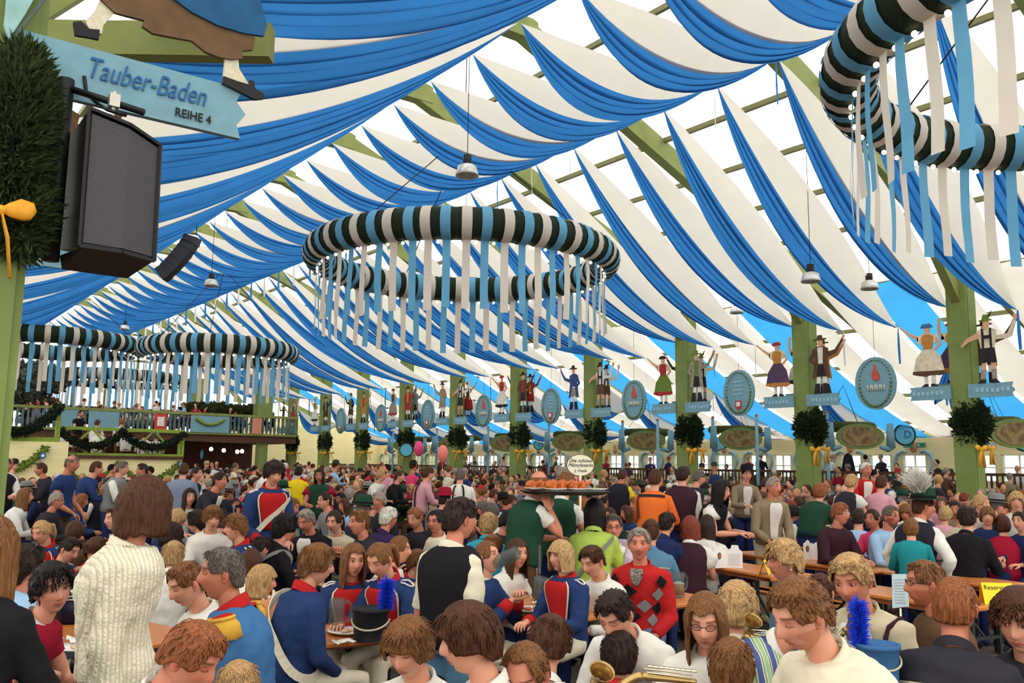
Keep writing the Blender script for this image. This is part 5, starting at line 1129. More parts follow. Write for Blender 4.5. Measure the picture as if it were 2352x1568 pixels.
# --- front right ---
P(1800, 1288, 92, -64, 'woman with curly fair hair, dark glasses and pearl earring', hair=('curly', 'blond'), top='denim', opts=('glasses', 'earring', 'jacket'), skin=1, fat=1.1, pose='lap', lean=4)
P(1885, 1362, 86, 160, 'person with cropped brown hair seen from behind, left of the blond woman', hair=('short', 'brown'), top='white', lean=18)
P(1957, 1335, 118, -22, 'blond short-haired woman in beige cardigan looking down to the left', hair=('crop', 'blond'), hp=14, hr=5, top='beige', opts=('bagstraps', 'whitefront', 'jacket'), skin=1, fat=1.05, lean=16, hvol=1.15)
P(1838, 1412, 165, -52, 'large man with curly receding hair in off-white sweatshirt, head bowed', hair=('short', 'light'), hp=24, hr=-6, top='cream', fat=1.18, lean=20, closed=True, skin=0, beard='stubble', hvol=1.4)
P(1790, 1535, 90, 178, 'person in a green and blue striped shirt bending behind the bowed man', hair=None, top='white', F=2.9, lean=30, fat=.95) if False else None
P(2125, 1342, 106, -72, 'man with glasses and ginger-brown hair in profile, brown jacket', hair=('short', 'light'), top='brown', opts=('glasses',), skin=2, lean=6, beard='stubble')
P(2195, 1395, 132, 172, 'man with cropped ginger hair and black denim jacket seen from behind', hair=('buzz', 'ginger'), top='charcoal', opts=('seam', 'jacket'), fat=1.18, lean=14, hyaw=-6, skin=1, hvol=2)
P(2345, 1430, 135, -18, 'woman with curly brown hair and black top at the right edge', hair=('curly', 'brown'), hp=10, top='charcoal', fat=1.05, hvol=1.5)
P(1622, 1428, 122, -8, 'girl with long light brown hair and fringe in a white top', hair=('long', 'light'), hp=14, top='white', opts=('glasses',), lean=12, k=.96, closed=True, hvol=1.3)
P(1694, 1398, 108, 168, 'woman with pinned-up curly blond hair seen from behind', hair=('curly', 'blond'), top='beige', fat=1.1, lean=10, hvol=1.3)
P(1413, 1412, 112, -28, 'boy with dark brown hair and white shirt, head bowed over the table', hair=('short', 'dark'), hp=34, top='white', lean=30, closed=True, k=.97, fat=1.08, hvol=1.3)
P(1262, 1478, 118, 165, 'boy with brown hair seen from behind at the bottom centre', hair=('bowl', 'brown'), top='white', k=.97, hp=18, lean=16)
P(1422, 1508, 112, 176, 'boy with dark brown hair and red collar seen from behind', hair=('short', 'dark'), top='navy', collar='red', k=.96, opts=('stand',), hvol=1.3)
P(1680, 1535, 126, 176, 'child with light brown hair from behind at the bottom edge', hair=('mid', 'light'), top='red', collar='red', k=.93, opts=('stand',))
P(1206, 1552, 148, -20, 'person with short light brown hair at the bottom edge, forehead showing', hair=('thin', 'light'), hp=24, top='white', lean=16, closed=True, skin=1, hvol=1.6)
P(938, 1490, 132, -28, 'boy with brown bowl-cut hair looking down, white collar', hair=('bowl', 'light'), hp=18, top='white', opts=('braces',), lean=12, k=.95, closed=True, hvol=1.2)
P(1075, 1470, 150, -80, 'boy with thick glossy brown hair in profile, open white collar', hair=('bowl', 'brown'), hp=8, top='white', lean=8, k=.98, hvol=1.35)
P(545, 1585, 120, 170, 'child with fair hair just showing at the bottom edge', hair=('mid', 'blond'), top='navy', k=.92)
# --- left band table, second row ---
P(95, 1222, 54, -40, 'blond girl in red uniform front eating at the left tables', hair=('tied', 'blond'), hp=18, lean=16, k=.92, closed=True, **uni())
P(160, 1262, 57, 48, 'dark-haired uniformed boy bending over his plate, left tables', hair=('short', 'dark'), hp=24, lean=20, k=.93, closed=True, **uni())
P(222, 1265, 62, -30, 'brown-haired uniformed girl left of the cream cardigan', hair=('mid', 'brown'), hp=28, lean=18, k=.94, closed=True, **uni())
P(172, 1222, 50, 150, 'brown-haired child from behind at the left tables', hair=('mid', 'brown'), top='brown', k=.93)
P(262, 1192, 52, -60, 'uniformed boy just left of the standing cream cardigan woman', hair=('short', 'brown'), k=.93, **uni())
P(398, 1275, 60, 170, 'child with light brown hair behind the crop-haired boy', hair=('bowl', 'blond'), top='white', k=.9)
P(392, 1234, 62, 160, 'person with dark curly hair right of the cream cardigan', hair=('curly', 'dark'), top='black', hvol=1.2)
P(405, 1195, 50, 120, 'fair-haired child right of the cream cardigan woman', hair=('curly', 'blond'), top='navy', k=.9)
P(452, 1198, 52, -110, 'boy with dark hair in red and blue uniform, back half turned', hair=('mid', 'dark'), k=.92, **uni())
P(488, 1190, 56, 10, 'blond boy facing the camera among the uniformed children', hair=('bowl', 'light'), hp=10, k=.9, top='white')
P(540, 1212, 60, -70, 'curly fair-haired uniformed boy in profile, centre left', hair=('curly', 'light'), k=.92, **uni())
P(497, 1228, 54, 30, 'dark-haired child with hands at the mouth, centre left', hair=('tied', 'dark'), k=.9, top='navy', pose='mouth')
P(10, 1235, 60, 100, 'greying man at the left edge beyond the sunglasses person', hair=('short', 'dkgrey'), top='charcoal', skin=1)
P(130, 1150, 40, 70, 'grey-haired man with glasses in the left crowd', hair=('short', 'grey'), opts=('glasses',), top='charcoal', skin=1)
P(58, 1140, 40, 80, 'woman with long fair hair and white sleeves, far left crowd', hair=('long', 'light'), top='white')
P(435, 1142, 40, 20, 'woman with dark curls and black straps over white, left of the suit man', hair=('long', 'dark'), top='white', opts=('braces',), hvol=1.2)
# --- standing band boy and others in the middle distance ---
P(629, 1087, 58, 18, 'standing boy in blue uniform with red front and white cross strap', hair=('bowl', 'dark'), hp=16, stand=True, lean=10, pose='lap', k=.97, top='royal', opts=('plastron', 'loops', 'strap', 'redcuffs', 'stand'), collar='red', bottom='cream')
P(505, 1104, 40, 65, 'dark-haired man in a black suit leaning over, centre left', hair=('short', 'dark'), top='charcoal', stand='bent', lean=22, opts=('whitefront', 'jacket'), skin=1)
P(452, 1088, 32, 60, 'standing man in white shirt and dark waistcoat beside the bandstand', hair=('short', 'dark'), top='white', vest='charcoal', stand=True)
P(422, 1080, 34, 170, 'standing person in grey-blue jacket at the bandstand corner', hair=('short', 'brown'), top='check', stand=True, fat=1.15)
P(222, 1076, 34, 95, 'brown-haired man in blue checked shirt before the bandstand', hair=('short', 'brown'), top='royal', stand=True, lean=20, fat=1.2)
P(282, 1076, 34, 70, 'man with grey waistcoat lifting a white beer mug before the bandstand', hair=('short', 'dkgrey'), top='white', vest='grey', stand=True)
P(326, 1080, 32, -75, 'man in white shirt toasting towards the man with the grey waistcoat', hair=('short', 'dark'), top='white', stand=True, skin=1)
P(93, 1078, 32, -85, 'man in dark patterned jacket in profile before the bandstand', hair=('short', 'brown'), top='charcoal', stand=True, skin=1)
P(12, 1068, 34, 10, 'waiter in white shirt and dark waistcoat beside the near pillar', hair=('short', 'black'), top='white', vest='vest', stand=True)
P(686, 1084, 28, 165, 'person in yellow T-shirt seen from behind', hair=('short', 'black'), top='yellow', sleeve='short', stand=True)
P(985, 1088, 32, 110, 'standing man in pink checked shirt with dark braces', hair=('short', 'brown'), top='rose', stand=True, opts=('braces',))
P(1057, 1092, 34, 175, 'balding man in white shirt with black crossed braces, from behind', hair=('thin', 'dkgrey'), top='white', stand=True, opts=('braces',), fat=1.15)
P(876, 1092, 28, 60, 'blond woman in white blouse standing in the crowd', hair=('curly', 'blond'), top='white', stand=True)
P(918, 1094, 28, 75, 'standing man in black and grey hooded jacket', hair=('short', 'brown'), top='black', stand=True)
P(703, 1196, 54, -35, 'older man in black suit with bow tie looking down', hair=('short', 'grey'), hp=22, top='black', opts=('whitefront', 'jacket'), skin=1, fat=1.12, closed=True)
P(655, 1212, 62, 110, 'woman with a black headscarf and dark shawl, seen from behind', hair=('mid', 'black'), top='black', opts=('crossbag',), hvol=1.2)
P(768, 1198, 52, -30, 'laughing woman with dark headdress and lace shawl', hair=('tied', 'dark'), top='beige', hp=8)
P(824, 1200, 58, -62, 'man with folded hands at his mouth, white collar and dark jacket', hair=('short', 'light'), top='charcoal', opts=('whitefront', 'jacket'), pose='mouth', skin=1)
P(893, 1190, 52, 128, 'white-haired man with glasses and purple jacket', hair=('short', 'white'), top='purple', opts=('glasses',), skin=1, fat=1.1)
P(953, 1190, 50, -35, 'ginger-haired woman with red neckerchief looking down', hair=('short', 'ginger'), hp=16, top='charcoal', collar='red', k=.97)
P(1000, 1198, 52, -30, 'woman with dark hair, glasses and cream shawl left of the waistcoat man', hair=('tied', 'black'), top='cream', opts=('glasses',), skin=1)
P(1122, 1205, 52, 165, 'blond boy from behind in turquoise top', hair=('bowl', 'blond'), top='turq', k=.92)
P(1165, 1198, 48, 40, 'woman with black hair and glasses, hand at her chin', hair=('mid', 'black'), top='charcoal', opts=('glasses',), pose='mouth', hp=10)
P(1197, 1178, 44, 0, 'boy with glasses and white collar facing the camera', hair=('short', 'light'), top='white', opts=('glasses',), k=.93)
P(1366, 1178, 62, 172, 'woman with long black hair in lime green jacket seen from behind', hair=('long', 'black'), top='lime', opts=('crossbag', 'jacket'), lean=6, hvol=1.3)
P(1022, 1148, 36, 130, 'person in a crimson felt hat', hair=('short', 'dark'), top='charcoal', opts=('hat_crimson',))
P(745, 1150, 40, -60, 'man with dark hair and glasses in the middle crowd', hair=('short', 'dark'), top='grey', opts=('glasses',))
P(870, 1150, 42, -70, 'grey-haired man in dark jacket, middle crowd', hair=('short', 'grey'), top='charcoal', skin=1)
P(670, 1165, 44, 60, 'fair-haired man looking down beside the standing uniformed boy', hair=('short', 'light'), hp=14, top='taupe', skin=1)
P(1715, 1090, 34, 20, 'man with black brimmed hat and white scarf, standing right of the curly-haired woman', hair=('short', 'dark'), top='taupe', opts=('hat_black', 'whitefront'), stand=True)
# --- waiters with trays ---
W1 = P(1238, 1112, 62, 118, 'bald waiter in green waistcoat carrying a loaded tray at his shoulder', hair=('bald', 'light'), top='white', sleeve='short', vest='green', stand=True, skin=1, fat=1.12, pose=((.05, .16, -.18), (.02, .10, .02)), pose2='table', bottom='brown', hyaw=20)
W2 = P(1302, 1112, 56, 140, 'second waiter with cropped hair and white short sleeves beside the bald waiter', hair=('buzz', 'light'), top='white', sleeve='short', vest='green', stand=True, skin=1, fat=1.08, pose='table', bottom='navy', F=8.6)
# people on the bandstand
for x, y, h, yw, st, lb, kw in ((186, 950, 26, 40, True, 'bearded man in black T-shirt standing on the bandstand', dict(hair=('short', 'black'), top='black', sleeve='short', beard='beard')), (224, 972, 19, 150, False, 'brown-haired musician in white on the bandstand, behind the grey one', dict(hair=('short', 'brown'), top='white')), (280, 970, 20, 160, True, 'standing man with braces over a white shirt on the bandstand', dict(hair=('short', 'ginger'), top='white', opts=('braces',))), (227, 990, 22, 170, False, 'grey-haired musician in white from behind on the bandstand', dict(hair=('short', 'grey'), top='white')), (292, 986, 22, 178, False, 'dark-haired musician in white from behind on the bandstand', dict(hair=('short', 'black'), top='white')), (332, 999, 20, 175, False, 'musician with braces from behind on the bandstand, second from its right end', dict(hair=('short', 'brown'), top='white', opts=('braces',))), (358, 1002, 20, 185, False, 'rightmost musician in white on the bandstand', dict(hair=('cap' and 'short', 'dkgrey'), top='white', opts=('braces', 'cap'))), (148, 988, 20, 120, False, 'musician with brown hair at the left end of the bandstand', dict(hair=('short', 'brown'), top='white'))):
    F_ = 28.0 if y > 980 else 29.3; LOWD[0] = True
    kw.setdefault('bottom', 'brown'); pp = atF(x, y, F_); zfl = H+.14
    # stand on the bandstand deck: build at deck height
    c = person(V(pp.x, pp.y, max(pp.z-zfl, 1.1)), yw, label=lb, stand=st, lean=6, seed=int(x), **kw)
    c['body'].location.z += pp.z-max(pp.z-zfl, 1.1)
HEROES_N = len(HERO)
# ================= the crowd =================
def proj(p):
    d = p-CAM; z = d.dot(fz); return 1176+FP*d.dot(rr)/z, 784-FP*d.dot(uu)/z, d.dot(fwd0)
hx0 = CAM+V(0, 0, 0)
LOWD[0] = True
protos = []
specs = [('short', 'table', 'long', None, False, 12, 1.0), ('mid', 'table', 'long', None, False, 8, .97), ('short', 'mouth', 'long', 'vest', False, 10, 1.0), ('long', 'fold', 'long', None, False, 6, .97), ('tied', 'table', 'short', None, False, 14, .96), ('thin', 'fold', 'long', None, False, 4, 1.03), ('curly', 'table', 'long', None, False, 8, .97), ('bob', 'mouth', 'puff', 'vest', False, 8, .97), ('bowl', 'table', 'long', None, False, 12, .93),
         ('short', 'down', 'long', None, True, 2, 1.0), ('long', 'table', 'puff', 'vest', True, 4, .96), ('short', 'table', 'long', 'vest', True, 8, 1.02), ('bald', 'lap', 'short', None, True, 4, 1.05)]
hats = {5: 'hat_green', 2: None, 0: None}
for i, (hs, po, sl, ve, st, le, kk) in enumerate(specs):
    z = (1.27 if not st else 1.62)*kk - (.03 if not st else 0)
    c = person(V(0, 0, z), 180, hp=8, hair=(hs, 'brown'), pose=po, sleeve=sl, vest=ve, stand=st, lean=le, k=kk, seed=i, skin=i % 3, fat=1+.05*(i % 3), view=V(0, 1, 0), opts=('cap',) if False else ())
    protos.append((c['body'], st, hs))
for hn in ('hat_green', 'hat_black', 'hat_grey'):
    c = person(V(0, 0, 1.25), 180, hp=4, hair=('short', 'brown'), pose='table', lean=8, k=1.0, seed=9, view=V(0, 1, 0), opts=(hn,), top='white', vest='vest'); protos.append((c['body'], False, hn))
for b, st, hs in protos:     # move each prototype's parts to a zero origin
    off = b.location.copy(); b.location = (0, 0, 0)
HCW = [('dark', 7), ('brown', 8), ('light', 6), ('blond', 4), ('grey', 4), ('black', 3), ('ginger', 2), ('white', 1), ('auburn', 1), ('dkgrey', 3)]
TCW = [('white', 9), ('cream', 3), ('navy', 5), ('charcoal', 6), ('black', 6), ('red', 2), ('crimson', 2), ('ltblue', 3), ('green', 2), ('brown', 3), ('grey', 3), ('denim', 3), ('rose', 2), ('taupe', 3), ('royal', 2), ('check', 2), ('purple', 1), ('teal', 1), ('yellow', .5), ('beige', 3), ('pink', .5), ('orange', .3)]
def pick(lst): return rnd.choices([a for a, _ in lst], [b for _, b in lst])[0]
HAIRW = {'dark': 'dark', 'brown': 'brown', 'light': 'light brown', 'blond': 'blond', 'grey': 'grey', 'black': 'black', 'ginger': 'ginger', 'white': 'white', 'auburn': 'auburn', 'dkgrey': 'greying'}
blocked = [(p.x, p.y) for p in []]
heropos = []
for b in [o for o in bpy.data.objects if o.get('category') == 'person']: heropos.append((b.location.x, b.location.y))
heads = [(px, py, h, F, st) for px, py, h, F, lb, st in HERO]
def free(x, y, sx, sy, F, zh):
    for a, b in heropos:
        if (a-x)**2+(b-y)**2 < .42**2: return False
    for px, py, h, Fh, st in heads:
        if F < Fh-.1:
            if abs(sx-px) < h*.95+40/F*3 and -h*.9 < (sy-py) < h*3.0 and sy-py > -h*.8: return False
        elif F < Fh+.25 and abs(sx-px) < h*.6 and abs(sy-py) < h: return False
    return True
def in_empty(sx, sy, x, y):
    if 1570 < sx < 2110 and sy > 1196: return True
    if sx > 2080 and sy > 1215: return True
    if 1600 < sx < 1900 and sy > 1170: return True
    return False
cand = []
y = 4.0
while y < 60:
    x = 1.3
    while x < 27.8:
        xx, yy = x+rnd.uniform(-.14, .14), y+rnd.uniform(-.12, .12)
        if any(abs(xx-XR) < .5 and abs(yy-pil(k)) < .5 for k in range(-1, 11)) or any(abs(xx-XL) < .5 and abs(yy-pil(k)) < .5 for k in range(-1, 3)): x += .74; continue
        if (bx_(-40) < xx < bx_(425) and 28.2 < yy < 33.5) or yy > 49.5: x += .74; continue
        sx, sy, F = proj(V(xx, yy, 1.25))
        if F > 6.8 and -60 < sx < 2412 and rnd.random() < .93: cand.append((F, xx, yy, sx, sy))
        x += .74 if int(y*1.4) % 2 else .78
    y += .78
cand.sort(); used = set(); labels = set(); nind = 0; far = []
IND = 298-len([o for o in bpy.data.objects if o.get('category') == 'person' and o.get('label')])
def near_land(sx, sy, n):
    l = sorted(HERO, key=lambda q: (q[0]-sx)**2+((q[1]-sy)*1.6)**2)[n]; return l
def shortn(lb):
    w_ = lb.replace(' seen from behind', '').split(); return ' '.join(w_[:7]).rstrip(',')
def shorten(lb):
    w_ = lb.split(','); w_ = w_[0].split(); w_ = w_[:7]
    while w_[-1] in ('in', 'with', 'and', 'a', 'the', 'of', 'at', 'his', 'her', 'to', 'over', 'over', 'from', 'white', 'long', 'dark', 'brown', 'seen', 'black', 'left', 'right', 'short', 'blond', 'blue', 'looking', 'behind', 'between', 'just', 'green', 'grey', 'above', 'before', 'curly', 'bright', 'taupe', 'light', 'beside', 'lime', 'standing', 'facing', 'leaning', 'seated', 'beyond', 'looking', 'eating', 'collar', 'carrying', 'bending', 'talking', 'nearer', 'half', 'mostly', 'taupe', 'knitted', 'pushed', 'up', 'among', 'one', 'fair', 'pearl', 'patterned', 'checked', 'crimson', 'brimmed', 'cross', 'lifting', 'toasting', 'turning', 'two', 'towards', 'centre', 'reddish', 'glossy') : w_.pop()
    return ' '.join(w_)
def copy_tree(b, parent=None):
    c = b.copy(); COL.objects.link(c)
    if parent: c.parent = parent
    for ch in b.children: copy_tree(ch, c)
    return c
for F, xx, yy, sx, sy in cand:
    if in_empty(sx, sy, xx, yy): continue
    st = rnd.random() < (.05 if F < 20 else .09)
    if nind < IND:
        if not free(xx, yy, sx, sy, F, 1.25): continue
        pool = [p for p in protos if p[1] == st]
        b, s_, hs = rnd.choice(pool); hc = pick(HCW); tc = pick(TCW); yaw = rnd.choice((0, 0, 90, -90, 180, 180))+rnd.gauss(0, 28) if not st else rnd.uniform(0, 360)
        # benches run along the hall: people face across it
        head = rnd.choice((PI/2, -PI/2))+rnd.gauss(0, .45) if not st else rnd.uniform(0, 2*PI)
        base = math.atan2(xx, yy); rel = math.degrees((base+PI-head+PI) % (2*PI)-PI)
        fc = 'facing the camera' if abs(rel) < 40 else 'seen from behind' if abs(rel) > 135 else 'facing right' if rel > 0 else 'facing left'
        lab = None
        for n in range(14):
            L_ = near_land(sx, sy, n); dx, dy = sx-L_[0], sy-L_[1]
            relw = ('left of' if dx < 0 else 'right of') if abs(dx) > abs(dy)*1.2 else ('beyond' if dy < 0 else 'in front of')
            hw = {'hat_green': 'in a green hat', 'hat_black': 'in a black hat', 'hat_grey': 'in a grey hat'}.get(hs, '%s-haired' % HAIRW[hc] if hs != 'bald' else 'balding')
            what = ('%s person' % hw if 'hat' not in hs else 'person %s' % hw)
            t_ = '%s in %s %s the %s' % (what, CH[tc], relw, shorten(L_[4])) if 'hat' not in hs else '%s %s the %s' % (what, relw, shorten(L_[4]))
            if st: t_ = 'standing '+t_
            if t_ not in labels and len(t_.split()) <= 16: lab = t_; break
        if lab is None:
            continue
        labels.add(lab); c = copy_tree(b); c.location = (xx, yy, 0); c.rotation_euler = (0, 0, -head+0); sc_ = rnd.uniform(.94, 1.05); c.scale = (sc_, sc_, sc_)
        tag(c, lab, 'person', 'people in the crowd')
        vt = pick([('vest', 3), ('green', 2), ('charcoal', 2), ('brown', 1), ('crimson', 1)])
        for o in [c]+list(c.children):
            st_ = o.name.split('.')[0]; mt = None
            if st_ == 'person': mt = rnd.choice(SK)
            elif st_ == 'hair': mt = HM[hc]
            elif st_ in ('shirt', 'jacket'): mt = tm(tc if 'waistcoat' not in [q.name.split('.')[0] for q in c.children] else tc)
            elif st_ == 'waistcoat': mt = tm(vt)
            elif st_ in ('trousers', 'skirt'): mt = tm(rnd.choice(('navy', 'charcoal', 'denim', 'brown')))
            if mt: o.material_slots[0].link = 'OBJECT'; o.material_slots[0].material = mt
        nind += 1; FMAX = F
    else: far.append((xx, yy, 0, st))
for b, _, _ in protos:
    for ch in list(b.children): bpy.data.objects.remove(ch)
    bpy.data.objects.remove(b)
# distant crowd as one object
def crowd(lst, label, name='crowd', zoff=0):
    vm, nt, b_, o_ = nodes('crowd_colours'); at = nt.nodes.new('ShaderNodeAttribute'); at.attribute_name = 'tint'; nt.links.new(at.outputs['Color'], b_.inputs['Base Color']); b_.inputs['Roughness'].default_value = .8; b_.inputs['Specular IOR Level'].default_value = .15
    m = MB(); m.c = []
    def fill(c): m.c += [c]*(len(m.v)-len(m.c))
    for xx, yy, z0, st in lst:
        z0 = zoff; kk = rnd.gauss(1, .05); hz = (1.63 if st else rnd.gauss(1.22, .05))*kk; a = rnd.choice((PI/2, -PI/2))+rnd.gauss(0, .5); fw = V(math.sin(a), math.cos(a), 0); sd = V(math.cos(a), -math.sin(a), 0); base = V(xx, yy, z0)
        sk = lin(rnd.choice(((226, 168, 140), (212, 146, 118), (200, 136, 104)))); hc = lin(HC[pick(HCW)]); tc = lin(TC[pick(TCW)]); C0 = base+V(0, 0, hz)
        R3 = Matrix((sd, fw, V(0, 0, 1))).transposed()
        m.ball(C0, (.076, .092, .115), 8, 7, R3); fill(sk); m.ball(C0+fw*.09-V(0, 0, .012), (.013, .016, .022), 5, 4, R3); fill(sk)
        tilt = R3 @ Matrix.Rotation(-.5, 3, 'X')
        if rnd.random() < .95: m.ball(C0-fw*.022+V(0, 0, .028), (.088, .095, .100), 9, 7, tilt); fill(hc)
        if rnd.random() < .12:
            hcx = lin(rnd.choice(((40, 56, 40), (30, 28, 28), (110, 108, 104), (170, 150, 110), (170, 40, 40)))); m.loft([(C0+V(0, 0, .06), sd*.15, fw*.16), (C0+V(0, 0, .075), sd*.095, fw*.11), (C0+V(0, 0, .16), sd*.075, fw*.09), (C0+V(0, 0, .18), sd*.03, fw*.03)], 9); fill(hcx)
        m.tube([C0-V(0, 0, .09)-fw*.02, C0-V(0, 0, .2)-fw*.03], [.048, .07], 6); fill(sk)
        B0 = C0-fw*.05-V(0, 0, .19); w_ = 1.0
        low = .55 if not st else .75
        m.loft([(B0, sd*.07, fw*.06), (B0-V(0, 0, .05), sd*.17, fw*.09), (B0-V(0, 0, .22), sd*.19, fw*.12), (B0-V(0, 0, low)-fw*.04, sd*.16, fw*.13)], 9); fill(tc)
        if st: m.loft([(B0-V(0, 0, .7), sd*.15, fw*.12), (V(B0.x, B0.y, z0), sd*.12, fw*.1)], 7); fill(lin(TC['charcoal']))
        for s in (-1, 1):
            sh = B0+sd*s*.18-V(0, 0, .07); E = sh+fw*.1-V(0, 0, .25)+sd*s*.05; W = E+fw*.2-sd*s*.08+V(0, 0, rnd.choice((0, .0, .18))); m.tube([sh, E, W], [.06, .05, .04], 6); fill(tc); m.ball(W+fw*.03, .045, 6, 4); fill(sk)
    o = m.build(name, vm); tag(o, label, 'crowd', None, 'stuff'); return o
crowd(far, 'densely packed seated guests filling the rest of the hall to the far end')
gl = [(gx(rnd.uniform(60, 640)), YG+rnd.uniform(.5, 3.5), 0, rnd.random() < .15) for i in range(150)]
crowd(gl, 'guests and white-shirted people seated on the far gallery', zoff=H+1.45)
al = [(rnd.uniform(29.3, 32.2), rnd.uniform(6, 50), 0, rnd.random() < .3) for i in range(70)]
crowd(al, 'people seated behind the aisle balustrade', zoff=.6)
# ================= tables and things on them =================
TZ = .78
def table(A, rot, label, L=2.2, Wd=.55, bench=True, grp='orange beer tables'):
    A = Vector(A); d = V(math.sin(rot), math.cos(rot), 0); s = V(math.cos(rot), -math.sin(rot), 0); C0 = A+d*L/2+s*Wd/2; root = empty('beer_table', (C0.x, C0.y, 0), -rot); tag(root, label, 'table', grp)
    m = MB(); m.box((0, 0, TZ-.015), (Wd, L, .03)); o = m.build('tabletop', WOOD, root, smooth=False); bv = o.modifiers.new('edge', 'BEVEL'); bv.width = .006
    m = MB(); m.box((0, 0, TZ-.05), (Wd-.08, L-.3, .04)); m.build('under_rail', mat('rail_wood', (150, 84, 40), .5), root, smooth=False)
    IR = mat('leg_iron', (34, 40, 36), .5)
    for e in (-1, 1):
        m = MB(); y_ = e*(L/2-.28)
        for q in (-1, 1): m.beam((q*(Wd/2-.06), y_, 0), (q*(Wd/2-.06), y_, TZ-.04), .035, .035, up=V(0, 1, 0))
        m.beam((-(Wd/2-.06), y_, .25), ((Wd/2-.06), y_, .25), .03, .03); m.beam((0, y_, .25), (0, y_-e*.45, TZ-.05), .02, .02, up=V(1, 0, 0)); m.build('leg_frame', IR, root, smooth=False)
    if bench:
        for q in (-1, 1):
            c = C0+s*q*(Wd/2+.28); r2 = empty('bench', (c.x, c.y, 0), -rot); tag(r2, 'orange wooden bench %s of the %s' % (('left', 'right')[q > 0], label.replace('orange ', '').split(',')[0]), 'bench', 'beer benches')
            m = MB(); m.box((0, 0, .455), (.25, L, .028)); m.build('seat', WOOD, r2, smooth=False)
            for e in (-1, 1):
                m = MB(); y_ = e*(L/2-.25)
                for q2 in (-1, 1): m.beam((q2*.09, y_, 0), (q2*.09, y_, .44), .025, .025, up=V(0, 1, 0))
                m.beam((-.09, y_, .12), (.09, y_, .12), .02, .02); m.build('leg_frame', IR, r2, smooth=False)
    return root
R_ = math.radians
table(atZ(1301, 1425, TZ), R_(-6), 'orange beer table with a mug and plates, centre', bench=False)
table(atZ(745, 1478, TZ), R_(4), 'orange beer table carrying the black shako, left of centre', bench=False, Wd=.6)
table(atZ(1770, 1323, TZ), R_(13), 'orange empty table with the nearer castle-shaped menu card', bench=True)
table(atZ(1985, 1312, TZ), R_(13), 'orange empty table with the farther castle-shaped menu card', bench=True)
table(atZ(2003, 1277, TZ), R_(13), 'orange table with yellow reserved sign and napkins', bench=False)
table(atZ(2215, 1398, TZ), R_(8), 'orange table at the right edge with yellow reserved sign', bench=False, L=2.0)
table(atZ(2275, 1345, TZ), R_(10), 'table with white paper beyond the right edge table', bench=False, L=1.2)
table(atZ(1548, 1388, TZ), R_(4), 'small visible table end with a beer mug behind the argyle man', bench=False, L=1.4)
table(atZ(1262, 1332, TZ), R_(-4), 'orange table seen between the drinking girl and the waiters', bench=False, L=2)
table(atZ(215, 1500, TZ), R_(-14), 'orange table at the left under plates and instruments', bench=False, L=3.0, Wd=.7)
table(atZ(520, 1300, TZ), R_(-10), 'orange table between the uniformed children', bench=False, L=2.4)
GL = glassm('mug_glass', (232, 238, 236), .04, .84); GL.node_tree.nodes['Principled BSDF'].inputs['Base Color'].default_value = (.25, .27, .27, 1); BEER = mat('beer', (216, 136, 18), .1, .05, spec=.8); FOAM = mat('foam', (242, 236, 220), .9)
MUGN = 0
def mug(p, label, fill=.4, foam=0, M=None):
    root = empty('beer_mug', p); tag(root, label, 'beer mug', 'glass beer mugs')
    if M is not None: root.rotation_euler = M.to_euler()
    m = MB(); m.lathe((0, 0, 0), [(.0, .008), (.044, .008), (.048, .015), (.048, .06), (.052, .07), (.048, .08), (.052, .10), (.048, .115), (.05, .135), (.05, .2), (.046, .2), (.045, .02), (0, .02)], 20); m.build('glass', GL, root)
    m = MB(); m.tube([V(.048, 0, .165), V(.075, 0, .18), V(.1, 0, .15), V(.1, 0, .09), V(.078, 0, .055), V(.048, 0, .06)], .010, 8); m.build('handle', GL, root)
    if fill: m = MB(); m.lathe((0, 0, .02), [(0, 0), (.044, 0), (.044, fill*.17), (0, fill*.17)], 18); m.build('beer', BEER, root)
    if foam: m = MB(); m.lathe((0, 0, .02+fill*.17), [(0, 0), (.044, 0), (.044, foam), (.02, foam+.01), (0, foam+.01)], 18); m.build('foam', FOAM, root)
    return root
mug(atZ(1301, 1403, TZ), 'glass mug one third full of beer on the centre table', .38)
mug(atZ(1559, 1372, TZ), 'full-bodied beer mug behind the argyle man', .5, .01)
mug(atZ(1240, 1386, TZ), 'empty glass mug standing beside the clarinet', 0)
mug(atZ(772, 1450, TZ), 'nearly empty glass mug left of the shako', .08)
mug(atZ(795, 1425, TZ), 'empty glass mug nearer the girl with long straight hair', 0)
mug(atZ(435, 1300, TZ), 'glass mug between the uniformed children', .1); mug(atZ(92, 1300, TZ), 'glass mug before the blond uniformed girl', .5)
c = MUGP; q = c['HMx']; mp = c['O'] + (q @ V(0, .16, -.035))
dr = (c['Hm'] @ V(0, 1, .16)).normalized(); Rm = V(0, 0, -1).rotation_difference(dr) if False else V(0, 0, 1).rotation_difference(-dr).to_matrix()
mug(mp+dr*.10, 'glass mug tipped up by the drinking girl', 0, M=Rm)
CHINA = mat('white_china', (240, 238, 230), .25, .02, spec=.6)
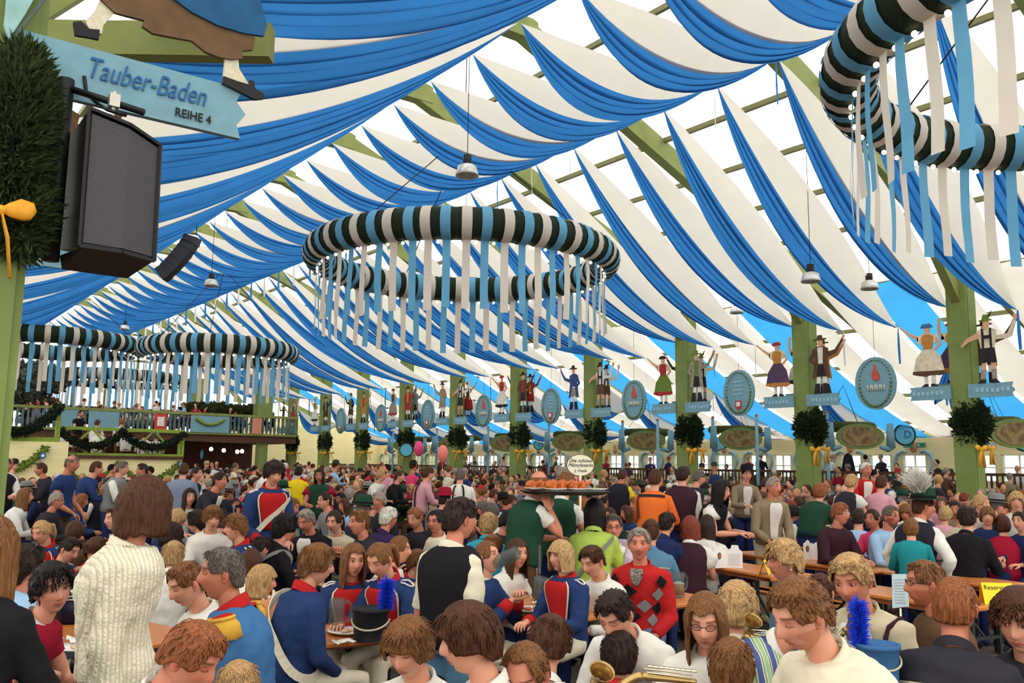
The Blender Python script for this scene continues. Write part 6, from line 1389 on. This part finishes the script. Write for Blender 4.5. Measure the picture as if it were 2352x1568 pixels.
def plate(p, label, food=None, r=.13):
    root = empty('plate', p); tag(root, label, 'plate', 'white plates'); m = MB(); m.lathe((0, 0, 0), [(0, .004), (r*.6, .003), (r*.7, .008), (r, .02), (r, .024), (r*.68, .013), (0, .009)], 24); m.build('dish', CHINA, root)
    if food:
        q = random.Random(int(p[0]*97)); cols = {'meat': (168, 92, 62), 'salad': (134, 158, 60), 'bone': (206, 170, 140), 'roast': (190, 98, 40)}
        for i in range(5 if food != 'roast' else 2):
            m = MB(); a = q.uniform(0, 6.3); rr_ = q.uniform(.01, .06)
            if food == 'roast':
                o_ = V((-1)**i*.05, 0, .045); m.ball(o_, (.055, .05, .045), 12, 8); m.tube([o_+V(.03, .02, .01), o_+V(.06, .05, .03), o_+V(.07, .07, .05)], [.022, .014, .007], 7); m.tube([o_+V(.03, -.03, .01), o_+V(.06, -.05, .03), o_+V(.075, -.06, .05)], [.022, .014, .007], 7)
            else: m.ball((rr_*math.cos(a), rr_*math.sin(a), .02), (q.uniform(.018, .035), q.uniform(.012, .02), .012), 8, 6, Matrix.Rotation(a*2, 3, 'Z'))
            m.build('food', mat('food_'+food, cols[food], .6, .4, 40), root)
    return root
plate(atZ(1220, 1404, TZ), 'white plate with meat scraps on the centre table', 'meat'); plate(atZ(1275, 1396, TZ), 'white plate behind the beer mug on the centre table', 'bone')
plate(atZ(800, 1455, TZ), 'white plate with meat left of the shako', 'bone'); plate(atZ(810, 1418, TZ), 'white plate with salad before the uniformed girls', 'salad', .11)
plate(atZ(185, 1492, TZ), 'white plate with napkin under the crimson boy\'s hands', 'bone')
def napkin(p, label, s=.1, seed=0):
    m = MB(); q = random.Random(seed); n = 7; vs = [V((i/(n-1)-.5)*s*2, (j/(n-1)-.5)*s*1.5, .004+abs(q.gauss(0, .018))) for i in range(n) for j in range(n)]
    m.add(vs, [(i*n+j, (i+1)*n+j, (i+1)*n+j+1, i*n+j+1) for i in range(n-1) for j in range(n-1)]); m.v = [tuple(Vector(v)+Vector(p)) for v in m.v]; o = m.build('napkin', cloth('napkin_paper', (240, 236, 228), .2), loc=p); o.modifiers.new('s', 'SUBSURF').levels = 1; o.modifiers['s'].render_levels = 1
    tag(o, label, 'napkin', 'paper napkins')
napkin(atZ(1235, 1392, TZ)+V(0, 0, .015), 'crumpled napkin on the meat plate of the centre table', .05, 1); napkin(atZ(1325, 1400, TZ), 'crumpled napkin right of the beer mug', .07, 2); napkin(atZ(190, 1480, TZ)+V(0, 0, .02), 'crumpled napkin at the crimson boy\'s plate', .08, 3); napkin(atZ(790, 1478, TZ), 'crumpled napkin on the shako table', .06, 4)
CARD = mat('white_card', (236, 234, 230), .7, .02)
def menu(p, label, rot):
    root = empty('menu_card', p, rot); tag(root, label, 'menu card', 'castle-shaped menu cards'); out = [(-.17, 0), (.0, 0), (.0, .17), (-.02, .19), (-.05, .175), (-.065, .21), (-.1, .225), (-.13, .2), (-.17, .185)]
    m = MB(); m.poly(out, V(0, 0, 0), V(.94, .34, 0), V(0, 0, 1), .006); m.build('left_wing', CARD, root, smooth=False)
    m = MB(); m.poly([(0, 0), (.17, 0), (.17, .17), (.14, .19), (.125, .235), (.06, .235), (.05, .2), (.02, .185), (0, .17)], V(0, 0, 0), V(.86, -.5, 0), V(0, 0, 1), .006); m.build('right_wing', CARD, root, smooth=False)
    N = V(.94, .34, 0).cross(V(0, 0, 1)); m = MB(); m.poly([(-.105+.028*math.cos(2*PI*i/16), .125+.036*math.sin(2*PI*i/16)) for i in range(16)], N*.006, V(.94, .34, 0), V(0, 0, 1), .003); m.build('emblem', mat('emblem_green', (84, 96, 60), .6), root, smooth=False)
    m = MB(); m.poly([(-.105+.016*math.cos(2*PI*i/12), .122+.022*math.sin(2*PI*i/12)) for i in range(12)], N*.009, V(.94, .34, 0), V(0, 0, 1), .003); m.build('emblem_centre', mat('emblem_red', (190, 90, 70), .6), root, smooth=False)
    N2 = V(.86, -.5, 0).cross(V(0, 0, 1)); m = MB()
    for i in range(7): m.poly([(.025, .03+i*.018), (.145, .03+i*.018), (.145, .033+i*.018), (.025, .033+i*.018)], N2*.005, V(.86, -.5, 0), V(0, 0, 1), .002)
    m.build('print_lines', mat('print_grey', (170, 166, 166), .8), root, smooth=False)
menu(atZ(1668, 1303, TZ), 'castle-shaped white menu card with emblem on the left empty table', -AL+.25); menu(atZ(1868, 1284, TZ), 'castle-shaped white menu card farther right beyond the curly blond woman', -AL+.25)
YS = mat('yellow_card', (246, 214, 40), .6, .03); OS = mat('orange_card', (236, 150, 40), .6, .03)
def reserved(p, label, rot, s=1):
    root = empty('reserved_sign', p, rot); tag(root, label, 'reserved sign', 'yellow table tents'); X = V(1, 0, 0); Zt = V(0, .35, 1).normalized()
    m = MB(); m.poly([(-.09*s, 0), (.09*s, 0), (.09*s, .13*s), (-.09*s, .13*s)], V(0, 0, 0), X, Zt, .004); m.build('front_panel', YS, root, smooth=False)
    m = MB(); m.poly([(-.09*s, 0), (.09*s, 0), (.09*s, .13*s), (-.09*s, .13*s)], V(0, .09*s, 0), X, V(0, -.35, 1).normalized(), .004); m.build('back_panel', OS, root, smooth=False)
    Rm = Matrix.Rotation(rot, 3, 'Z'); text('Reserviert', .038*s, Vector(p)+Rm @ (Zt*.10*s), Rm @ X, Rm @ Zt, BLACK, root, th=.0005, off=.004)
reserved(atZ(2298, 1388, TZ), 'yellow reserved sign on the table at the right edge', -AL-.1, 1.3); reserved(atZ(1944, 1279, TZ), 'yellow reserved sign beyond the blond woman', -AL+.1, 1.1); reserved(atZ(1768, 1318, TZ), 'orange table tent beside the curly-haired woman\'s glasses', -AL+1.2, 1.1)
# shako with plume, second plume
def shako(p, s, label, plume_dx=.09, ph=.17, blue=True):
    root = empty('shako_hat', p); tag(root, label, 'hat', 'uniform hats with blue plumes'); FE = mat('shako_felt', (24, 24, 30), .6, .15)
    m = MB(); m.lathe((0, 0, 0), [(.10*s, 0), (.098*s, .02*s), (.105*s, .16*s), (.115*s, .165*s), (.115*s, .185*s), (.108*s, .186*s), (.1*s, .175*s), (0, .175*s)], 28); m.build('crown_felt', FE if blue else tm('sky'), root)
    m = MB(); X = rgt0; m.tube([V(0, 0, .12*s)+(rgt0*math.cos(a)-fwd0*math.sin(a))*.112*s-V(0, 0, .05*s*math.sin(a)) for a in [PI*i/16 for i in range(17)]], .006*s, 6); m.build('cord', tm('beige'), root)
    m = MB(); q = random.Random(4); c0 = rgt0*plume_dx+V(0, 0, .16*s)
    for i in range(1700):
        h_ = q.uniform(.0, .17); d = V(q.gauss(0, 1), q.gauss(0, 1), q.uniform(.1, 1.2)).normalized(); a = c0+V(0, 0, h_); l = q.uniform(.025, .07)*s; m.tube([a, a+d*l*.6, a+d*l+V(0, 0, -.004)], [.0016, .0015, .0005], 3)
    m.tube([c0-V(0, 0, .08), c0+V(0, 0, ph)], .012, 6); m.build('plume', mat('plume_blue', (22, 64, 214), .7, .35, 60), root)
shako(atZ(850, 1468, TZ), 1.0, 'black shako with bright blue plume and cord on the left table')
shako(atF(2018, 1562, 3.7), .78, 'light blue hat with bright blue plume right of the bowed man', -.07, ph=.05, blue=False)
m = MB(); p = atZ(1238, 1378, TZ); m.tube([p, p+V(0, 0, .06), p+V(0, 0, .42)], [.036, .014, .012], 10); m.ball(p+V(0, 0, .2), .016, 8, 6); tag(m.build('clarinet', mat('ebony', (20, 18, 20), .25, spec=.7), loc=p), 'black clarinet standing upright on the centre table', 'clarinet')
# brass instruments in laps
BR = mat('brass', (176, 146, 92), .28, .1, metal=.85)
def sax(a, b_, bell, label):
    root = empty('saxophone', a); tag(root, label, 'saxophone', 'brass instruments'); a = Vector(a); m = MB(); L = (Vector(b_)-a); n = 8; q = Vector(bell)-a
    d = L.normalized(); s_ = d.cross(V(0, 0, 1)).normalized(); u_ = s_.cross(d)
    m.tube([L*(i/n) for i in range(n+1)], [.007+.0008*i for i in range(n+1)], 12); m.build('tube', BR, root)
    m = MB(); c1 = (L+d*.05); c2 = q-V(0, 0, .12); m.tube([L*(1-t)**3+c1*3*t*(1-t)**2+c2*3*t*t*(1-t)+q*t**3 for t in [i/14 for i in range(15)]], [.0135+.0007*i for i in range(15)], 12, up=fwd0); m.lathe(q-V(0, 0, .01), [(.024, 0), (.026, .03), (.034, .05), (.042, .06), (.039, .058), (.026, .03)], 20, ax=V(-.2, -.6, .8)); m.build('bell', BR, root)
    m = MB()
    for i in range(9): p = L*((i+.7)/10)+u_*.03; m.lathe(p, [(0, .006), (.012, .005), (.012, 0), (0, 0)], 10, ax=u_)
    m.tube([L*.05+s_*.022+u_*.015, L*.95+s_*.026+u_*.018], .003, 5); m.tube([L*.05-s_*.022+u_*.015, L*.95-s_*.026+u_*.018], .003, 5); m.build('keys', mat('key_silver', (226, 214, 180), .2, metal=.9), root)
sax(atF(1600, 1566, 2.9), atF(1475, 1552, 2.9), atF(1372, 1562, 2.95), 'brass saxophone lying between the boys at the bottom edge')
sax(atF(1790, 1470, 4.0), atF(1722, 1462, 4.0), atF(1720, 1440, 4.05), 'brass instrument left of the bowed man')
sax(atF(1905, 1490, 3.9), atF(1938, 1450, 3.9), atF(1955, 1438, 3.9), 'small brass bell beside the blue plume')
# striped shirt of a bending person
sm_, nt, bb, oo = nodes('fabric_striped'); tc = nt.nodes.new('ShaderNodeTexCoord'); wv = nt.nodes.new('ShaderNodeTexWave'); wv.inputs['Scale'].default_value = 4.2; mp = nt.nodes.new('ShaderNodeMapping'); mp.inputs['Rotation'].default_value = (0, .12, AL)
nt.links.new(tc.outputs['Object'], mp.inputs[0]); nt.links.new(mp.outputs[0], wv.inputs[0]); cr = nt.nodes.new('ShaderNodeValToRGB'); cr.color_ramp.interpolation = 'CONSTANT'
for i, (ps, c_) in enumerate(((0, (70, 84, 140)), (.25, (226, 224, 214)), (.38, (122, 150, 96)), (.75, (226, 224, 214)), (.85, (150, 176, 130)))):
    e_ = cr.color_ramp.elements[i] if i < 2 else cr.color_ramp.elements.new(ps); e_.position = ps; e_.color = lin(c_)
nt.links.new(wv.outputs['Fac'], cr.inputs[0]); nt.links.new(cr.outputs[0], bb.inputs['Base Color']); bb.inputs['Roughness'].default_value = .85
LOWD[0] = False
person(atF(1858, 1425, 3.9), 75, hp=35, hair=('short', 'brown'), top=sm_, lean=42, k=.95, label='person in green and blue striped shirt, mostly hidden by the bowed man', collar='white', seed=77)
# tray with roasts
tp = W1['J'][1][2]+V(0, 0, .10); tp = atF(1298, 1128, (tp-CAM).dot(fwd0)+.05)
root = empty('serving_tray', tp); tag(root, 'large dark oval tray carried at shoulder height by the bald waiter', 'tray'); m = MB(); m.loft([(V(0, 0, -.03), rgt0*.3, fwd0*.2), (V(0, 0, -.02), rgt0*.36, fwd0*.26), (V(0, 0, .0), rgt0*.40, fwd0*.29), (V(0, 0, .004), rgt0*.40, fwd0*.29), (V(0, 0, -.008), rgt0*.37, fwd0*.26)], 32); m.build('tray_plate', mat('tray_black', (40, 36, 36), .4), root)
for i, (dx, dy, fd, lb) in enumerate(((-.26, .03, 'roast', 'white plate with roast on the tray, leftmost'), (-.09, -.12, 'roast', 'white plate with roast on the tray, nearest'), (.1, -.02, 'roast', 'white plate with roast on the tray, second from right'), (.27, 0, 'salad', 'white plate with salad on the tray, rightmost'), (-.05, .15, 'roast', 'white plate with roast on the tray, rearmost'))): plate(tp+rgt0*dx+fwd0*dy+V(0, 0, .005), lb, fd, .1)
# oval table sign on a stick
c0 = atF(1333, 1068, 9.0); root = empty('table_sign', V(c0.x, c0.y, 0)); tag(root, 'oval cream sign on a stick lettered Die schöne Münchnerin', 'sign'); q = V(0, 0, c0.z); Nn = -fwd0
m = MB(); m.poly([(.135*math.cos(2*PI*i/32), .105*math.sin(2*PI*i/32)) for i in range(32)], q, rgt0, V(0, 0, 1), .015); m.build('board', mat('sign_cream', (232, 226, 200), .6, .03), root, smooth=False)
m = MB(); m.tube([q+rgt0*.137*math.cos(2*PI*i/32)+V(0, 0, .107*math.sin(2*PI*i/32)) for i in range(33)], .005, 6); m.build('rim', pm(4), root)
m = MB(); m.tube([V(0, 0, 0), q-V(0, 0, .1)], .012, 6); m.build('stick', CREAM, root)
for t_, z_, s_ in (('Die schöne', .045, .05), ('Münchnerin', .0, .052), ('J. Frank', -.055, .04)): text(t_, s_, c0+V(0, 0, z_), rgt0, V(0, 0, 1), BLACK, root, shear=.35, off=.011, th=.001)
# stack of white napkins / boxes on the reserved table, notice card
p = atZ(1965, 1258, TZ)
for i in range(3): m = MB(); m.box((0, 0, .02), (.17, .1, .035)); m.v = [tuple(Vector(v)+p+V(.01*i, 0, .037*i)) for v in m.v]; tag(m.build('napkin_stack', CARD, loc=p, smooth=False), 'white napkin pack beside the pink blouse, %s of the stack' % ('bottom', 'middle', 'top')[i], 'napkins', 'napkin packs')
p = atF(2066, 1355, 5.2); root = empty('price_card', p, -AL); tag(root, 'pale blue price card left of the man in profile', 'card'); m = MB(); m.poly([(-.045, -.1), (.05, -.09), (.045, .09), (-.04, .09)], V(0, 0, 0), V(1, 0, 0), V(0, 0, 1), .004); m.build('sheet', mat('pale_card', (186, 206, 210), .6), root, smooth=False)
m = MB()
for i in range(9): m.poly([(-.03, -.07+i*.016), (.03, -.07+i*.016), (.03, -.067+i*.016), (-.03, -.067+i*.016)], V(0, -.004, 0), V(1, 0, 0), V(0, 0, 1), .002)
m.build('print_lines', mat('print_grey', (170, 166, 166), .8), root, smooth=False)
m = MB(); m.tube([V(0, 0, -.1), V(0, 0, -p.z)], .006, 5); m.build('stick', CREAM, root)
# dark case with silver clips at the left table
p = atZ(185, 1425, TZ); root = empty('drum_hat', p, .3); tag(root, 'dark blue cylindrical hat case with silver bands behind the crimson boy', 'case'); m = MB(); m.loft([(V(0, 0, 0), V(.17, 0, 0), V(0, .13, 0)), (V(0, 0, .15), V(.18, 0, 0), V(0, .14, 0))], 24); m.build('case', mat('case_navy', (20, 22, 46), .4), root)
m = MB()
for i in range(3): m.loft([(V(0, 0, .15+i*.022), V(.185, 0, 0), V(0, .145, 0)), (V(0, 0, .16+i*.022), V(.185, 0, 0), V(0, .145, 0))], 24)
m.build('silver_bands', mat('chrome', (200, 200, 205), .15, metal=1), root)
# small extras in the hall
for x, y, F_, lb, c_ in ((1017, 1042, 26, 'salmon pink balloon above the crowd', (236, 130, 120)), (962, 1030, 30, 'magenta balloon cluster above the crowd', (220, 70, 120))):
    p = atF(x, y, F_); root = empty('balloon', p); tag(root, lb, 'balloon', 'balloons'); m = MB(); m.ball((0, 0, 0), (.16, .16, .26), 14, 10); m.build('envelope', mat('balloon_%d' % x, c_, .3), root); m = MB(); m.tube([V(0, 0, -.26), V(0, 0, 1.3-p.z)], .006, 4); m.build('string', tm('white'), root)
# exit signs on the yellow wall
for x, y in ((1325, 1032), (1520, 1031), (2085, 1022), (2115, 1022)):
    p = atX(x, y, 32.9); root = empty('exit_sign', p); tag(root, 'small green exit sign on the yellow wall, %s' % {1325: 'farthest', 1520: 'left of the third pillar', 2085: 'left one of the pair', 2115: 'right one of the pair'}[x], 'exit sign', 'exit signs'); m = MB(); m.box((0, 0, 0), (.04, .36, .18)); m.build('sign_face', mat('exit_green', (60, 160, 110), .5), root, smooth=False); m = MB(); m.box((-.03, .08, 0), (.01, .1, .1)); m.build('pictogram', pm(7), root, smooth=False)
# ---------- lettering curves become meshes ----------
bpy.context.view_layer.update(); dg = bpy.context.evaluated_depsgraph_get()
for o in [o for o in bpy.data.objects if o.type == 'FONT']:
    me = bpy.data.meshes.new_from_object(o.evaluated_get(dg)); n = link(o.name.split('.')[0], me, o.parent); n.matrix_parent_inverse = o.matrix_parent_inverse.copy(); n.matrix_basis = o.matrix_basis.copy()
    cu = o.data; bpy.data.objects.remove(o); bpy.data.curves.remove(cu)
